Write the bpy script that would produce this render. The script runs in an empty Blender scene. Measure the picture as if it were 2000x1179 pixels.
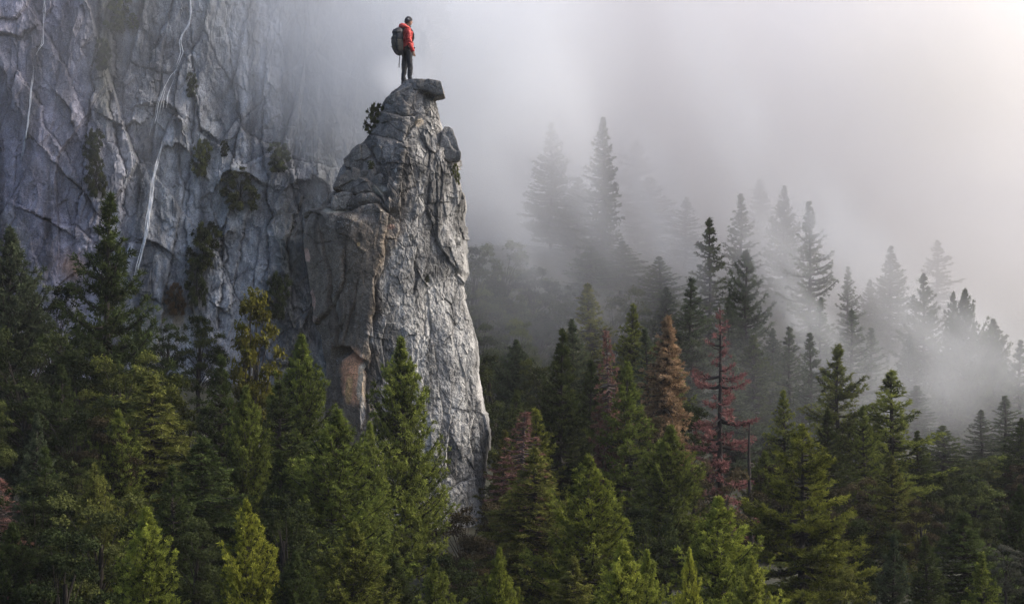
import bpy, bmesh, math, random
import numpy as np
from mathutils import Vector, Matrix, Euler

# ---------------------------------------------------------------- camera, sky, sun, exposure
SC = bpy.context.scene
COL = SC.collection
K = 0.548                       # picture width per metre of distance
CAM_Z = 9.0
cam_data = bpy.data.cameras.new('camera')
cam_data.sensor_width = 36.0
cam_data.lens = 36.0 / K
cam_data.clip_end = 2000.0
cam = bpy.data.objects.new('camera', cam_data)
cam.location = (0.0, 0.0, CAM_Z)
cam.rotation_euler = (math.radians(90), 0, 0)
COL.objects.link(cam)
SC.camera = cam

SUN_AZ = math.radians(82)       # from the right, a little behind the camera
SUN_EL = math.radians(38)
world = bpy.data.worlds.new('World')
SC.world = world
world.use_nodes = True
wn = world.node_tree.nodes
sky = wn.new('ShaderNodeTexSky')
sky.sky_type = 'NISHITA'
sky.sun_disc = False
sky.sun_elevation = SUN_EL
sky.sun_rotation = SUN_AZ
sky.air_density = 0.75
sky.dust_density = 4.0
sky.ozone_density = 1.0
wn['Background'].inputs['Strength'].default_value = 0.13
world.node_tree.links.new(sky.outputs[0], wn['Background'].inputs['Color'])

sun_data = bpy.data.lights.new('sun', 'SUN')
sun_data.energy = 1.9
sun_data.angle = math.radians(30)
sun_data.color = (1.0, 0.93, 0.83)
sun = bpy.data.objects.new('sun', sun_data)
_d = Vector((math.sin(SUN_AZ) * math.cos(SUN_EL), math.cos(SUN_AZ) * math.cos(SUN_EL), math.sin(SUN_EL)))
sun.rotation_euler = _d.to_track_quat('Z', 'Y').to_euler()
sun.location = _d * 60
COL.objects.link(sun)

SC.view_settings.view_transform = 'Standard'
SC.view_settings.look = 'None'
SC.view_settings.exposure = 1.0
SC.view_settings.gamma = 1.0
SC.view_settings.use_curve_mapping = False
SC.render.engine = 'CYCLES'
cy = SC.cycles
cy.max_bounces = 8
cy.diffuse_bounces = 3
cy.glossy_bounces = 1
cy.transmission_bounces = 3
cy.transparent_max_bounces = 8
cy.volume_bounces = 3
cy.volume_max_steps = 128
cy.volume_step_rate = 1.0
cy.use_denoising = True
cy.caustics_reflective = False
cy.caustics_refractive = False
cy.sample_clamp_indirect = 4.0

RNG = np.random.default_rng(7)

def P(px, py, Y):
    """a point at distance Y that the photograph shows at pixel (px, py) of 2000 x 1179"""
    return np.array([(px - 1000) / 2000 * K * Y, Y, CAM_Z + (589.5 - py) / 2000 * K * Y])

# ---------------------------------------------------------------- numpy noise
def _hash(ix, iy, iz, seed):
    h = (ix.astype(np.uint64) * np.uint64(0x8DA6B343) ^ iy.astype(np.uint64) * np.uint64(0xD8163841)
         ^ iz.astype(np.uint64) * np.uint64(0xCB1AB31F) ^ np.uint64(seed * 0x165667B1 & 0xFFFFFFFF))
    h = (h ^ (h >> np.uint64(13))) * np.uint64(0x5BD1E995) & np.uint64(0xFFFFFFFF)
    h = (h ^ (h >> np.uint64(15))) * np.uint64(0x27D4EB2F) & np.uint64(0xFFFFFFFF)
    return ((h ^ (h >> np.uint64(14))) & np.uint64(0xFFFFFF)).astype(np.float64) / float(0xFFFFFF)

def vnoise(x, y, z, seed=0):
    x, y, z = np.broadcast_arrays(np.asarray(x, float), np.asarray(y, float), np.asarray(z, float))
    fx, fy, fz = np.floor(x), np.floor(y), np.floor(z)
    ix, iy, iz = fx.astype(np.int64) + 4096, fy.astype(np.int64) + 4096, fz.astype(np.int64) + 4096
    u, v, w = x - fx, y - fy, z - fz
    u, v, w = [t * t * t * (t * (t * 6 - 15) + 10) for t in (u, v, w)]
    r = 0
    for a in (0, 1):
        for b in (0, 1):
            for c in (0, 1):
                r = r + _hash(ix + a, iy + b, iz + c, seed) * (u if a else 1 - u) * (v if b else 1 - v) * (w if c else 1 - w)
    return r * 2 - 1

def fbm(x, y, z, oct=4, seed=0, gain=0.5):
    r, a, f = 0, 1.0, 1.0
    for i in range(oct):
        r = r + a * vnoise(x * f, y * f, z * f, seed + i * 17)
        a *= gain
        f *= 2.03
    return r

def smooth(e0, e1, x):
    t = np.clip((x - e0) / (e1 - e0), 0, 1)
    return t * t * (3 - 2 * t)

def facets(u, v, n, box, seed, tilt, off):
    """a field of flat tilted rock faces, about n of them in box: (height, distance to the nearest joint)"""
    cs = math.sqrt((box[1] - box[0]) * (box[3] - box[2]) / n)
    iu, iv = np.floor(u / cs).astype(np.int64) + 4096, np.floor(v / cs).astype(np.int64) + 4096
    z0 = np.zeros_like(iu)
    f1, f2 = np.full(u.shape, 1e9), np.full(u.shape, 1e9)
    h = np.zeros(u.shape)
    for a in (-1, 0, 1):
        for b in (-1, 0, 1):
            ca, cb = iu + a, iv + b
            su = (ca - 4096 + _hash(ca, cb, z0, seed)) * cs
            sv = (cb - 4096 + _hash(ca, cb, z0 + 1, seed)) * cs
            d = (u - su) ** 2 + (v - sv) ** 2
            m = d < f1
            f2 = np.where(m, f1, np.minimum(f2, d))
            f1 = np.where(m, d, f1)
            ta, tb, tc = [(_hash(ca, cb, z0 + k, seed) + _hash(ca, cb, z0 + k + 5, seed) - 1) * 2.4 for k in (2, 3, 4)]
            h = np.where(m, tilt * (ta * (u - su) + tb * (v - sv)) + off * tc, h)
    return h, np.sqrt(f2) - np.sqrt(f1)

def stroke(px, py, line, closed=False):
    """distance from pixel positions to a polyline, and which side (+1 = right of its direction / above)"""
    best = np.full(px.shape, 1e9)
    side = np.ones(px.shape)
    for (x0, y0), (x1, y1) in zip(line[:-1], line[1:]):
        dx, dy = x1 - x0, y1 - y0
        L2 = dx * dx + dy * dy
        t = np.clip(((px - x0) * dx + (py - y0) * dy) / L2, 0, 1)
        d = np.hypot(px - x0 - t * dx, py - y0 - t * dy)
        s = np.sign(dx * (py - y0) - dy * (px - x0))
        m = d < best
        best = np.where(m, d, best)
        side = np.where(m, s, side)
    return best, side

# ---------------------------------------------------------------- object helpers
def mesh_np(name, verts, faces, mat=None, smooth_shade=False, attrs=None, colors=None):
    """faces: (n,3) or (n,4) int array"""
    me = bpy.data.meshes.new(name)
    verts = np.ascontiguousarray(verts, dtype=np.float32)
    faces = np.ascontiguousarray(faces, dtype=np.int32)
    n, k = faces.shape
    me.vertices.add(len(verts))
    me.vertices.foreach_set('co', verts.ravel())
    me.loops.add(n * k)
    me.loops.foreach_set('vertex_index', faces.ravel())
    me.polygons.add(n)
    me.polygons.foreach_set('loop_start', np.arange(0, n * k, k, dtype=np.int32))
    me.polygons.foreach_set('loop_total', np.full(n, k, dtype=np.int32))
    me.polygons.foreach_set('use_smooth', np.full(n, smooth_shade, dtype=bool))
    for nm, arr in (attrs or {}).items():
        at = me.attributes.new(nm, 'FLOAT', 'POINT')
        at.data.foreach_set('value', np.ascontiguousarray(arr, dtype=np.float32).ravel())
    for nm, arr in (colors or {}).items():
        at = me.attributes.new(nm, 'FLOAT_COLOR', 'POINT')
        c = np.ones((len(verts), 4), np.float32)
        c[:, :3] = arr
        at.data.foreach_set('color', c.ravel())
    me.update(calc_edges=True)
    if mat:
        me.materials.append(mat)
    return me

def add(name, me, parent=None, loc=(0, 0, 0), rot=(0, 0, 0), scale=(1, 1, 1)):
    o = bpy.data.objects.new(name, me)
    COL.objects.link(o)
    o.parent = parent
    o.location, o.rotation_euler, o.scale = loc, rot, scale
    return o

def tag(o, label=None, cat=None, group=None, kind=None):
    for k, v in (('label', label), ('category', cat), ('group', group), ('kind', kind)):
        if v:
            o[k] = v
    return o

def empty(name, loc, label, cat, group=None, rz=0.0):
    o = add(name, None, None, loc, (0, 0, rz))
    o.empty_display_size = 0.2
    return tag(o, label, cat, group)

def grid_faces(nr, nc, wrap=False):
    i, j = np.meshgrid(np.arange(nr - 1), np.arange(nc if wrap else nc - 1), indexing='ij')
    j2 = (j + 1) % nc
    return np.stack([i * nc + j, i * nc + j2, (i + 1) * nc + j2, (i + 1) * nc + j], -1).reshape(-1, 4)

class MB:
    """collects tubes and loose triangles into one mesh"""
    def __init__(self):
        self.v, self.f, self.n = [], [], 0
    def tube(self, pts, radii, sides=5, cap=True):
        pts = np.asarray(pts, float)
        m = len(pts)
        t = np.gradient(pts, axis=0)
        t /= np.linalg.norm(t, axis=1)[:, None] + 1e-9
        ref = np.array([0.0, 0, 1.0]) if abs(t[:, 2]).mean() < 0.8 else np.array([1.0, 0, 0])
        a = np.cross(t, ref)
        a /= np.linalg.norm(a, axis=1)[:, None] + 1e-9
        b = np.cross(t, a)
        th = np.linspace(0, 2 * np.pi, sides, endpoint=False)
        ring = pts[:, None] + np.asarray(radii, float)[:, None, None] * (np.cos(th)[None, :, None] * a[:, None] + np.sin(th)[None, :, None] * b[:, None])
        self.v.append(ring.reshape(-1, 3))
        self.f.append(grid_faces(m, sides, True) + self.n)
        self.n += m * sides
        return self
    def data(self):
        return np.concatenate(self.v), np.concatenate(self.f)

# ---------------------------------------------------------------- material helpers
def material(name):
    m = bpy.data.materials.new(name)
    m.use_nodes = True
    nt = m.node_tree
    nt.nodes.clear()
    return m, nt, nt.nodes, nt.links

def node(nt, kind, **kw):
    n = nt.nodes.new(kind)
    for k, v in kw.items():
        if k in n.inputs.keys():
            n.inputs[k].default_value = v
        else:
            setattr(n, k, v)
    return n

def ramp(nt, stops, src=None):
    r = nt.nodes.new('ShaderNodeValToRGB')
    e = r.color_ramp.elements
    while len(e) > 1:
        e.remove(e[-1])
    e[0].position, e[0].color = stops[0][0], (*stops[0][1], 1)
    for p, c in stops[1:]:
        q = e.new(p)
        q.color = (*c, 1)
    if src is not None:
        nt.links.new(src, r.inputs[0])
    return r

def mixc(nt, a, b, fac, mode='MIX'):
    m = nt.nodes.new('ShaderNodeMix')
    m.data_type = 'RGBA'
    m.blend_type = mode
    for s, i in ((fac, 0), (a, 6), (b, 7)):
        if hasattr(s, 'is_linked'):
            nt.links.new(s, m.inputs[i])
        else:
            m.inputs[i].default_value = s if i == 0 else (*s, 1)
    return m.outputs[2]

def math_n(nt, op, a, b=None, clamp=False):
    m = nt.nodes.new('ShaderNodeMath')
    m.operation = op
    m.use_clamp = clamp
    for s, i in ((a, 0), (b, 1)):
        if s is None:
            continue
        if hasattr(s, 'is_linked'):
            nt.links.new(s, m.inputs[i])
        else:
            m.inputs[i].default_value = s
    return m.outputs[0]

def rock_material(name, rough=0.85, speck=0.5, bump=0.5):
    m, nt, N, L = material(name)
    out = N.new('ShaderNodeOutputMaterial')
    b = N.new('ShaderNodeBsdfPrincipled')
    L.new(b.outputs[0], out.inputs[0])
    geo = N.new('ShaderNodeNewGeometry')
    at = node(nt, 'ShaderNodeAttribute', attribute_name='tint')
    mp = N.new('ShaderNodeMapping')
    mp.inputs['Scale'].default_value = (1, 1, 0.55)
    L.new(geo.outputs['Position'], mp.inputs['Vector'])
    n1 = node(nt, 'ShaderNodeTexNoise', Scale=2.2, Detail=8.0, Roughness=0.65)
    L.new(mp.outputs[0], n1.inputs['Vector'])
    r1 = ramp(nt, [(0.28, (0.42, 0.42, 0.42)), (0.5, (0.95, 0.95, 0.95)), (0.72, (1.5, 1.5, 1.5))], n1.outputs[0])
    c = mixc(nt, at.outputs['Color'], r1.outputs[0], 1.0, 'MULTIPLY')
    n2 = node(nt, 'ShaderNodeTexNoise', Scale=26.0, Detail=6.0, Roughness=0.8)
    L.new(geo.outputs['Position'], n2.inputs['Vector'])
    r2 = ramp(nt, [(0.36, (0.36, 0.35, 0.33)), (0.5, (1, 1, 1)), (0.62, (1.6, 1.6, 1.56))], n2.outputs[0])
    c = mixc(nt, c, r2.outputs[0], 0.8, 'MULTIPLY')
    # pale crystals and lichen dots
    vo = node(nt, 'ShaderNodeTexVoronoi', Scale=21.0)
    L.new(geo.outputs['Position'], vo.inputs['Vector'])
    n3 = node(nt, 'ShaderNodeTexNoise', Scale=1.3, Detail=3.0)
    L.new(geo.outputs['Position'], n3.inputs['Vector'])
    dots = math_n(nt, 'LESS_THAN', vo.outputs['Distance'], math_n(nt, 'MULTIPLY', math_n(nt, 'SUBTRACT', n3.outputs[0], 0.36), 0.9))
    c = mixc(nt, c, (0.5, 0.5, 0.47), math_n(nt, 'MULTIPLY', dots, speck))
    L.new(c, b.inputs['Base Color'])
    b.inputs['Roughness'].default_value = rough
    b.inputs['Specular IOR Level'].default_value = 0.3
    n4 = node(nt, 'ShaderNodeTexNoise', Scale=8.0, Detail=10.0, Roughness=0.82)
    L.new(geo.outputs['Position'], n4.inputs['Vector'])
    bp = node(nt, 'ShaderNodeBump', Strength=bump, Distance=0.07)
    L.new(n4.outputs[0], bp.inputs['Height'])
    L.new(bp.outputs[0], b.inputs['Normal'])
    return m

def plain(name, color, rough=0.7, var=0.25, scale=30.0, spec=0.3):
    m, nt, N, L = material(name)
    out = N.new('ShaderNodeOutputMaterial')
    b = N.new('ShaderNodeBsdfPrincipled')
    L.new(b.outputs[0], out.inputs[0])
    tc = N.new('ShaderNodeTexCoord')
    n = node(nt, 'ShaderNodeTexNoise', Scale=scale, Detail=4.0)
    L.new(tc.outputs['Object'], n.inputs['Vector'])
    lo, hi = [tuple(max(0.0, x * (1 + s * var)) for x in color) for s in (-1, 1)]
    r = ramp(nt, [(0.3, lo), (0.7, hi)], n.outputs[0])
    L.new(r.outputs[0], b.inputs['Base Color'])
    b.inputs['Roughness'].default_value = rough
    b.inputs['Specular IOR Level'].default_value = spec
    bp = node(nt, 'ShaderNodeBump', Strength=0.25, Distance=0.01)
    L.new(n.outputs[0], bp.inputs['Height'])
    L.new(bp.outputs[0], b.inputs['Normal'])
    return m

def leaf_material(name, dark, light, hue=0.1, trans=0.25):
    """needles or leaves: a tone per clump with highlights and inner shade painted in, a shift per tree, some light let through"""
    m, nt, N, L = material(name)
    out = N.new('ShaderNodeOutputMaterial')
    at = node(nt, 'ShaderNodeAttribute', attribute_name='tone')
    r = ramp(nt, [(0.0, dark), (1.0, light)], at.outputs['Fac'])
    oi = N.new('ShaderNodeObjectInfo')
    hs = N.new('ShaderNodeHueSaturation')
    L.new(r.outputs[0], hs.inputs['Color'])
    L.new(math_n(nt, 'ADD', math_n(nt, 'MULTIPLY', oi.outputs['Random'], hue * 0.4), 0.5 - hue * 0.2), hs.inputs['Hue'])
    L.new(math_n(nt, 'ADD', math_n(nt, 'MULTIPLY', math_n(nt, 'FRACT', math_n(nt, 'MULTIPLY', oi.outputs['Random'], 7.3)), 0.5), 0.75), hs.inputs['Value'])
    d = N.new('ShaderNodeBsdfDiffuse')
    t = N.new('ShaderNodeBsdfTranslucent')
    mx = N.new('ShaderNodeMixShader')
    mx.inputs[0].default_value = trans
    L.new(hs.outputs[0], d.inputs[0])
    L.new(hs.outputs[0], t.inputs[0])
    L.new(d.outputs[0], mx.inputs[1])
    L.new(t.outputs[0], mx.inputs[2])
    L.new(mx.outputs[0], out.inputs[0])
    return m
# ---------------------------------------------------------------- ground
def ground(x, y):
    x, y = np.asarray(x, float), np.asarray(y, float)
    g = 1.5 + 1.7 * smooth(12, 24, y) + 0.12 * np.clip(y - 45, 0, 50) + 0.10 * np.clip(y - 75, 0, 40) + 0.33 * np.clip(y - 118, 0, 80)
    g = g - 0.30 * np.clip(x - 5, 0, 32) * smooth(48, 75, y) + 0.16 * np.clip(x - 30, 0, 200)
    g = g + 0.05 * np.clip(-x - 2, 0, 40)
    return g + 0.35 * vnoise(x * 0.11, y * 0.11, 0, 5)

m_soil, nt, N, L = material('forest_floor_soil')
out = N.new('ShaderNodeOutputMaterial'); b = N.new('ShaderNodeBsdfPrincipled'); L.new(b.outputs[0], out.inputs[0])
geo = N.new('ShaderNodeNewGeometry')
n1 = node(nt, 'ShaderNodeTexNoise', Scale=1.5, Detail=8.0, Roughness=0.7); L.new(geo.outputs['Position'], n1.inputs['Vector'])
r1 = ramp(nt, [(0.3, (0.016, 0.013, 0.008)), (0.5, (0.022, 0.026, 0.012)), (0.7, (0.045, 0.035, 0.02))], n1.outputs[0])
L.new(r1.outputs[0], b.inputs['Base Color']); b.inputs['Roughness'].default_value = 0.95
bp = node(nt, 'ShaderNodeBump', Strength=0.8, Distance=0.2); L.new(n1.outputs[0], bp.inputs['Height']); L.new(bp.outputs[0], b.inputs['Normal'])

xs = np.concatenate([np.linspace(-170, -45, 26)[:-1], np.linspace(-45, 60, 170), np.linspace(60, 170, 26)[1:]])
ys = np.concatenate([np.linspace(-12, 15, 12)[:-1], np.linspace(15, 120, 170), np.linspace(120, 200, 24)[1:]])
Xg, Yg = np.meshgrid(xs, ys)
Zg = ground(Xg, Yg) + 0.12 * fbm(Xg * 0.8, Yg * 0.8, 0, 4, 9)
me = mesh_np('forest_floor', np.stack([Xg, Yg, Zg], -1).reshape(-1, 3), grid_faces(len(ys), len(xs)), m_soil, True)
tag(add('forest_floor', me), kind='structure')

# ---------------------------------------------------------------- the granite cliff behind
M_CLIFF = rock_material('cliff_granite', 0.72, 0.30, 0.55)
# the foot of the wall in plan: along the valley, round a corner behind the spire, then back into the mist
su_ = np.linspace(-42, 26, 4000)
ang = math.radians(6) + math.radians(92) * smooth(-3.6, -1.6, su_) 
pathx = np.cumsum(np.cos(ang)) * (su_[1] - su_[0]); pathy = np.cumsum(np.sin(ang)) * (su_[1] - su_[0])
pathx += -42.0; pathy += 64.0 - np.interp(-14, pathx, pathy)
ux = np.concatenate([np.linspace(-42, -19, 60)[:-1], np.linspace(-19, -2.5, 500), np.linspace(-2.5, 25, 60)[1:]])
nu, nv = len(ux), 430
vz = np.linspace(2.5, 24.0, nv)
CU, CZ = np.meshgrid(ux, vz)
BX, CY0, BA = np.interp(CU, su_, pathx), np.interp(CU, su_, pathy), np.interp(CU, su_, ang)
CX = CU
cpx = BX / (K * CY0) * 2000 + 1000
cpy = 589.5 - (CZ - CAM_Z) / (K * CY0) * 2000
w1 = fbm(CX * 0.45, CZ * 0.3, 0, 4, 31)
w2 = fbm(CX * 0.45, CZ * 0.3, 9, 4, 47)
jit = fbm(CX * 4, CZ * 3, 0, 3, 53)
U, V = CX + 0.14 * w1 + 0.03 * jit, CZ + 0.2 * w2 + 0.03 * jit
disp = np.zeros_like(CX)
f, e = facets(U + 0.12 * V, V * 0.42, 70, (-44, 9, 0, 13), 11, 0.12, 0.16)
disp += f; e1 = e
f, e = facets(U - 0.16 * V, V * 0.38, 380, (-44, 9, -4, 16), 21, 0.085, 0.055)
disp += f; e2 = e
f, e = facets(U + 0.1 * w2, V * 0.42 + 0.1 * w1, 2400, (-44, 9, 0, 16), 33, 0.11, 0.014)
disp += f; e3 = e
f, e = facets(U + 0.06 * w1, V * 0.5, 9000, (-44, 9, 0, 16), 39, 0.14, 0.006)
disp += f
rdg = (1 - 2 * np.abs(vnoise(CX * 1.6 + 0.4 * w1, CZ * 0.35, 3, 63))) + 0.6 * (1 - 2 * np.abs(vnoise(CX * 4.2 + w2, CZ * 1.1, 3, 65)))
disp += 0.04 * fbm(CX * 0.9, CZ * 0.35, 3, 5, 61) + 0.030 * fbm(CX * 7, CZ * 4, 5, 4, 71, 0.7) - 0.05 * smooth(1.25, 1.55, rdg)
ck1, ck2, ck3 = smooth(-0.35, 0.25, fbm(CX * 0.5, CZ * 0.4, 31, 3, 161)), smooth(-0.05, 0.4, fbm(CX * 0.7, CZ * 0.5, 35, 3, 163)), smooth(0.1, 0.5, fbm(CX * 1.1, CZ * 0.8, 39, 3, 165))
disp -= 0.09 * ck1 * np.exp(-e1 / 0.04) + 0.07 * ck2 * np.exp(-e2 / 0.025) + 0.04 * ck3 * np.exp(-e3 / 0.02)
# joints, ledges and gullies one can point at: line in picture pixels, step height, reach in pixels
wob = 4.5 * fbm(cpx * 0.05, cpy * 0.05, 0, 5, 81, 0.6)
def fault(line, a, reach, groove=0.08):
    global disp
    d, s = stroke(cpx + wob, cpy + wob * 0.7, line)
    disp += 0.36 * a * s * np.exp(-d / (1.6 * reach)) - 1.3 * groove * np.exp(-d / 1.8)
fault([(-20, 62), (45, 78), (70, 55)], 0.22, 30)
fault([(75, 40), (95, 70), (130, 130), (152, 190), (175, 240)], 0.20, 30)
fault([(62, 180), (90, 215), (92, 250), (130, 300), (152, 345)], 0.22, 32)
fault([(196, -20), (188, 120), (178, 230), (165, 330), (150, 420)], -0.30, 40, 0.2)
fault([(215, -20), (222, 90), (215, 200), (232, 290), (246, 330), (240, 420)], 0.35, 40, 0.2)
fault([(335, 20), (300, 100), (272, 190), (246, 262)], -0.22, 34)
fault([(318, 212), (352, 228), (372, 300)], 0.22, 26)
fault([(385, 190), (392, 260), (445, 290), (470, 330)], 0.22, 30)
fault([(372, 60), (380, 200), (372, 330), (362, 470), (372, 610)], -0.22, 34, 0.15)
fault([(420, 430), (440, 500), (432, 560), (425, 640)], 0.30, 26, 0.15)
fault([(236, 470), (300, 480), (330, 500), (345, 560)], 0.16, 26)
fault([(520, 130), (512, 280), (530, 420), (520, 560), (515, 690)], -0.3, 40, 0.12)
fault([(570, 310), (590, 390), (560, 480), (570, 600)], 0.25, 30, 0.1)
fault([(440, 330), (520, 300), (590, 315), (650, 330)], 0.25, 30)
fault([(40, 400), (90, 430), (150, 440), (180, 470)], 0.2, 24)
fault([(480, 440), (460, 520), (455, 600)], 0.22, 22, 0.1)
def ledge(line, a, reach):
    global disp
    d, s = stroke(cpx + wob, cpy + wob, line)
    disp += a * (s < 0) * np.exp(-d / reach) - 0.12 * np.exp(-d / 2.0)
for ln_, a_, r_ in (([(300, 205), (325, 200), (345, 214), (352, 240)], 0.45, 22), ([(330, 285), (345, 275), (362, 290)], 0.35, 14), ([(432, 352), (452, 335), (480, 338), (505, 352)], 0.5, 22),
                    ([(585, 355), (612, 345), (640, 362), (652, 390)], 0.5, 24), ([(-10, 62), (30, 70), (62, 58)], 0.4, 20), ([(215, 235), (238, 248), (262, 240)], 0.4, 18),
                    ([(385, 205), (392, 250), (410, 262)], 0.35, 16), ([(60, 415), (90, 425), (120, 445)], 0.35, 16), ([(428, 600), (442, 610), (452, 600)], 0.35, 14), ([(420, 500), (428, 470), (440, 462)], 0.4, 16),
                    ([(118, 190), (140, 215), (150, 250)], 0.3, 16), ([(290, 470), (315, 478), (330, 492)], 0.35, 14)):
    ledge(ln_, a_, r_)
disp = 1.3 * np.tanh(disp / 1.3) * smooth(4, -1, CU)
CXd, CYd = BX + np.sin(BA) * disp, CY0 - np.cos(BA) * disp
cn = fbm(CX * 0.35, CZ * 0.22, 0, 4, 91)
stain = smooth(0.05, 0.75, fbm(CX * 1.6, CZ * 0.12, 4, 4, 101))
tint = np.ones(CX.shape + (3,)) * np.array([0.36, 0.375, 0.405])
tint = tint + (np.array([0.345, 0.33, 0.40]) - tint) * smooth(330, 120, cpx)[..., None]
tint = tint + (np.array([0.31, 0.30, 0.28]) - tint) * (smooth(520, 620, cpx) * smooth(420, 200, cpy))[..., None]
wet = smooth(515, 550, cpx + 20 * cn) * smooth(330, 470, cpy + 40 * cn) * smooth(690, 640, cpx)
tint = tint + (np.array([0.085, 0.105, 0.12]) - tint) * wet[..., None]
tint *= (1 + 0.22 * cn)[..., None]
tint *= (1 - 0.55 * stain)[..., None]
patchy = smooth(0.1, 0.5, fbm(CX * 0.5, CZ * 0.3, 21, 5, 151, 0.6))
tint = tint + (np.array([0.15, 0.15, 0.165]) - tint) * (0.42 * patchy)[..., None]
pale = smooth(0.1, 0.6, fbm(CX * 0.9, CZ * 0.5, 8, 4, 111)) * smooth(330, 480, cpy)
tint = tint + (np.array([0.36, 0.35, 0.33]) - tint) * (0.55 * pale)[..., None]
joint = ck1 * np.exp(-e1 / 0.07) + 0.8 * ck2 * np.exp(-e2 / 0.04)
tint *= (1 - 0.45 * np.clip(joint, 0, 1))[..., None]
pink = np.exp(-((cpx - 140) / 22) ** 2 - ((cpy - 520) / 26) ** 2)
tint = tint + (np.array([0.45, 0.30, 0.24]) - tint) * np.clip(1.2 * pink, 0, 1)[..., None]
ochre = np.exp(-((cpx - 345) / 30) ** 2 - ((cpy - 610) / 40) ** 2) * smooth(-0.2, 0.3, fbm(CX * 3, CZ * 2, 2, 4, 121))
tint = tint + (np.array([0.26, 0.19, 0.10]) - tint) * np.clip(0.8 * ochre, 0, 1)[..., None]
moss = smooth(0.15, 0.7, fbm(CX * 0.8, CZ * 0.3, 12, 4, 131)) * 0.16 + 0.7 * np.exp(-((cpx - 205 - 8 * cn) / 22) ** 2) * smooth(420, 100, cpy)
tint = tint + (np.array([0.07, 0.075, 0.045]) - tint) * np.clip(moss, 0, 1)[..., None]
me = mesh_np('cliff', np.stack([CXd, CYd, CZ], -1).reshape(-1, 3), grid_faces(nv, nu), M_CLIFF, False, colors={'tint': np.clip(tint, 0.01, 0.9).reshape(-1, 3)})
tag(add('cliff', me), kind='structure')
FRONT = int(np.searchsorted(ux, -3.9))
def cliff_front(px, py):
    """world point on the cliff's face where the photograph shows pixel (px, py)"""
    c = int(np.searchsorted(cpx[0, :FRONT], px))
    c = min(max(c, 0), FRONT - 1)
    k = int(np.argmin(np.abs(cpy[:, c] - py)))
    return P(px, py, CYd[k, c])

# ---------------------------------------------------------------- the spire
M_SPIRE = rock_material('spire_granite', 0.85, 0.6, 0.6)
SY = 48.0                                              # distance of its middle
MPP = K * SY / 2000
def zz(py): return CAM_Z + (589.5 - py) * MPP
def xx(px): return (px - 1000) * MPP
Lp = [(160, 822), (166, 800), (171, 785), (179, 772), (190, 756), (200, 748), (215, 745), (240, 738), (262, 724), (272, 712), (284, 698), (300, 680), (311, 668), (330, 672), (345, 662), (360, 655), (385, 652), (405, 648), (411, 646), (414, 609), (430, 606), (470, 610), (540, 612), (600, 611), (640, 613), (680, 640), (700, 644), (760, 640), (830, 636), (1000, 625), (1120, 610)]
Rp = [(160, 838), (190, 844), (205, 850), (222, 856), (246, 864), (262, 872), (300, 884), (325, 893), (352, 899), (372, 903), (399, 907), (430, 903), (468, 908), (500, 911), (530, 913), (560, 905), (585, 910), (612, 916), (640, 926), (668, 934), (700, 936), (730, 935), (765, 941), (790, 946), (830, 955), (850, 957), (900, 951), (960, 947), (1000, 946), (1120, 955)]
Mp = [(160, 826), (200, 800), (240, 795), (300, 798), (360, 785), (420, 770), (500, 752), (560, 740), (640, 730), (700, 722), (800, 715), (1000, 705), (1120, 700)]
nr, nf, nb = 640, 470, 70
pys = np.linspace(160, 1120, nr)
ip = lambda tab: np.interp(pys, [a for a, _ in tab], [b for _, b in tab])
lx, rx, mx_ = xx(ip(Lp)), xx(ip(Rp)), xx(ip(Mp))
zr = zz(pys)
mx_ = np.clip(mx_, lx + 0.25 * (rx - lx), rx - 0.15 * (rx - lx))
wd = rx - lx
def ease(a, w):
    k_ = np.exp(-0.5 * (np.arange(-3 * w, 3 * w + 1) / w) ** 2)
    return np.convolve(np.pad(a, 3 * w, mode='edge'), k_ / k_.sum(), 'valid')
D = ease(0.18 + 0.46 * wd, 45)
one = np.ones(nr)
lx_true = lx; lx = ease(lx, 28)
ctl = [  # control corners of each cross-section (x, y)
    (lx_true, 0.25 * D), (lx + 0.05 * (mx_ - lx), -0.42 * D), (lx + 0.52 * (mx_ - lx), -0.86 * D), (mx_, -D),
    (mx_ + 0.35 * (rx - mx_), -0.80 * D), (mx_ + 0.75 * (rx - mx_), -0.45 * D), (rx - 0.03 * wd, -0.12 * D), (rx, 0.15 * D)]
back = [(rx - 0.1 * wd, 0.7 * D), (lx + 0.55 * wd, 1.0 * D), (lx + 0.12 * wd, 0.75 * D)]
def along(pts, n, closed_to=None):
    P_ = np.stack([np.stack([a * one, b_ * one], -1) for a, b_ in pts], 1)        # nr, k, 2
    seg = np.linalg.norm(np.diff(P_, axis=1), axis=2)
    s = np.concatenate([np.zeros((nr, 1)), np.cumsum(seg, 1)], 1)
    s /= s[:, -1:]
    t = np.linspace(0, 1, n)
    o = np.empty((nr, n, 2))
    for i in range(nr):
        o[i, :, 0] = np.interp(t, s[i], P_[i, :, 0])
        o[i, :, 1] = np.interp(t, s[i], P_[i, :, 1])
    return o
front = along(ctl, nf)
for _ in range(6):                                      # ease the corners a little
    front[:, 1:-1] = 0.5 * front[:, 1:-1] + 0.25 * (front[:, :-2] + front[:, 2:])
bk = along([ctl[-1]] + back + [ctl[0]], nb + 2)[:, 1:-1]
ring = np.concatenate([front, bk], 1)
nc = nf + nb
SX, SYd, SZ = ring[..., 0], ring[..., 1] + SY, np.repeat(zr[:, None], nc, 1)
tx = np.roll(ring, -2, 1) - np.roll(ring, 2, 1)
nrm = np.stack([tx[..., 1], -tx[..., 0]], -1)
nrm /= np.linalg.norm(nrm, axis=2)[..., None] + 1e-9
spx = SX / (K * SYd) * 2000 + 1000
spy = 589.5 - (SZ - CAM_Z) / (K * SYd) * 2000
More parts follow.
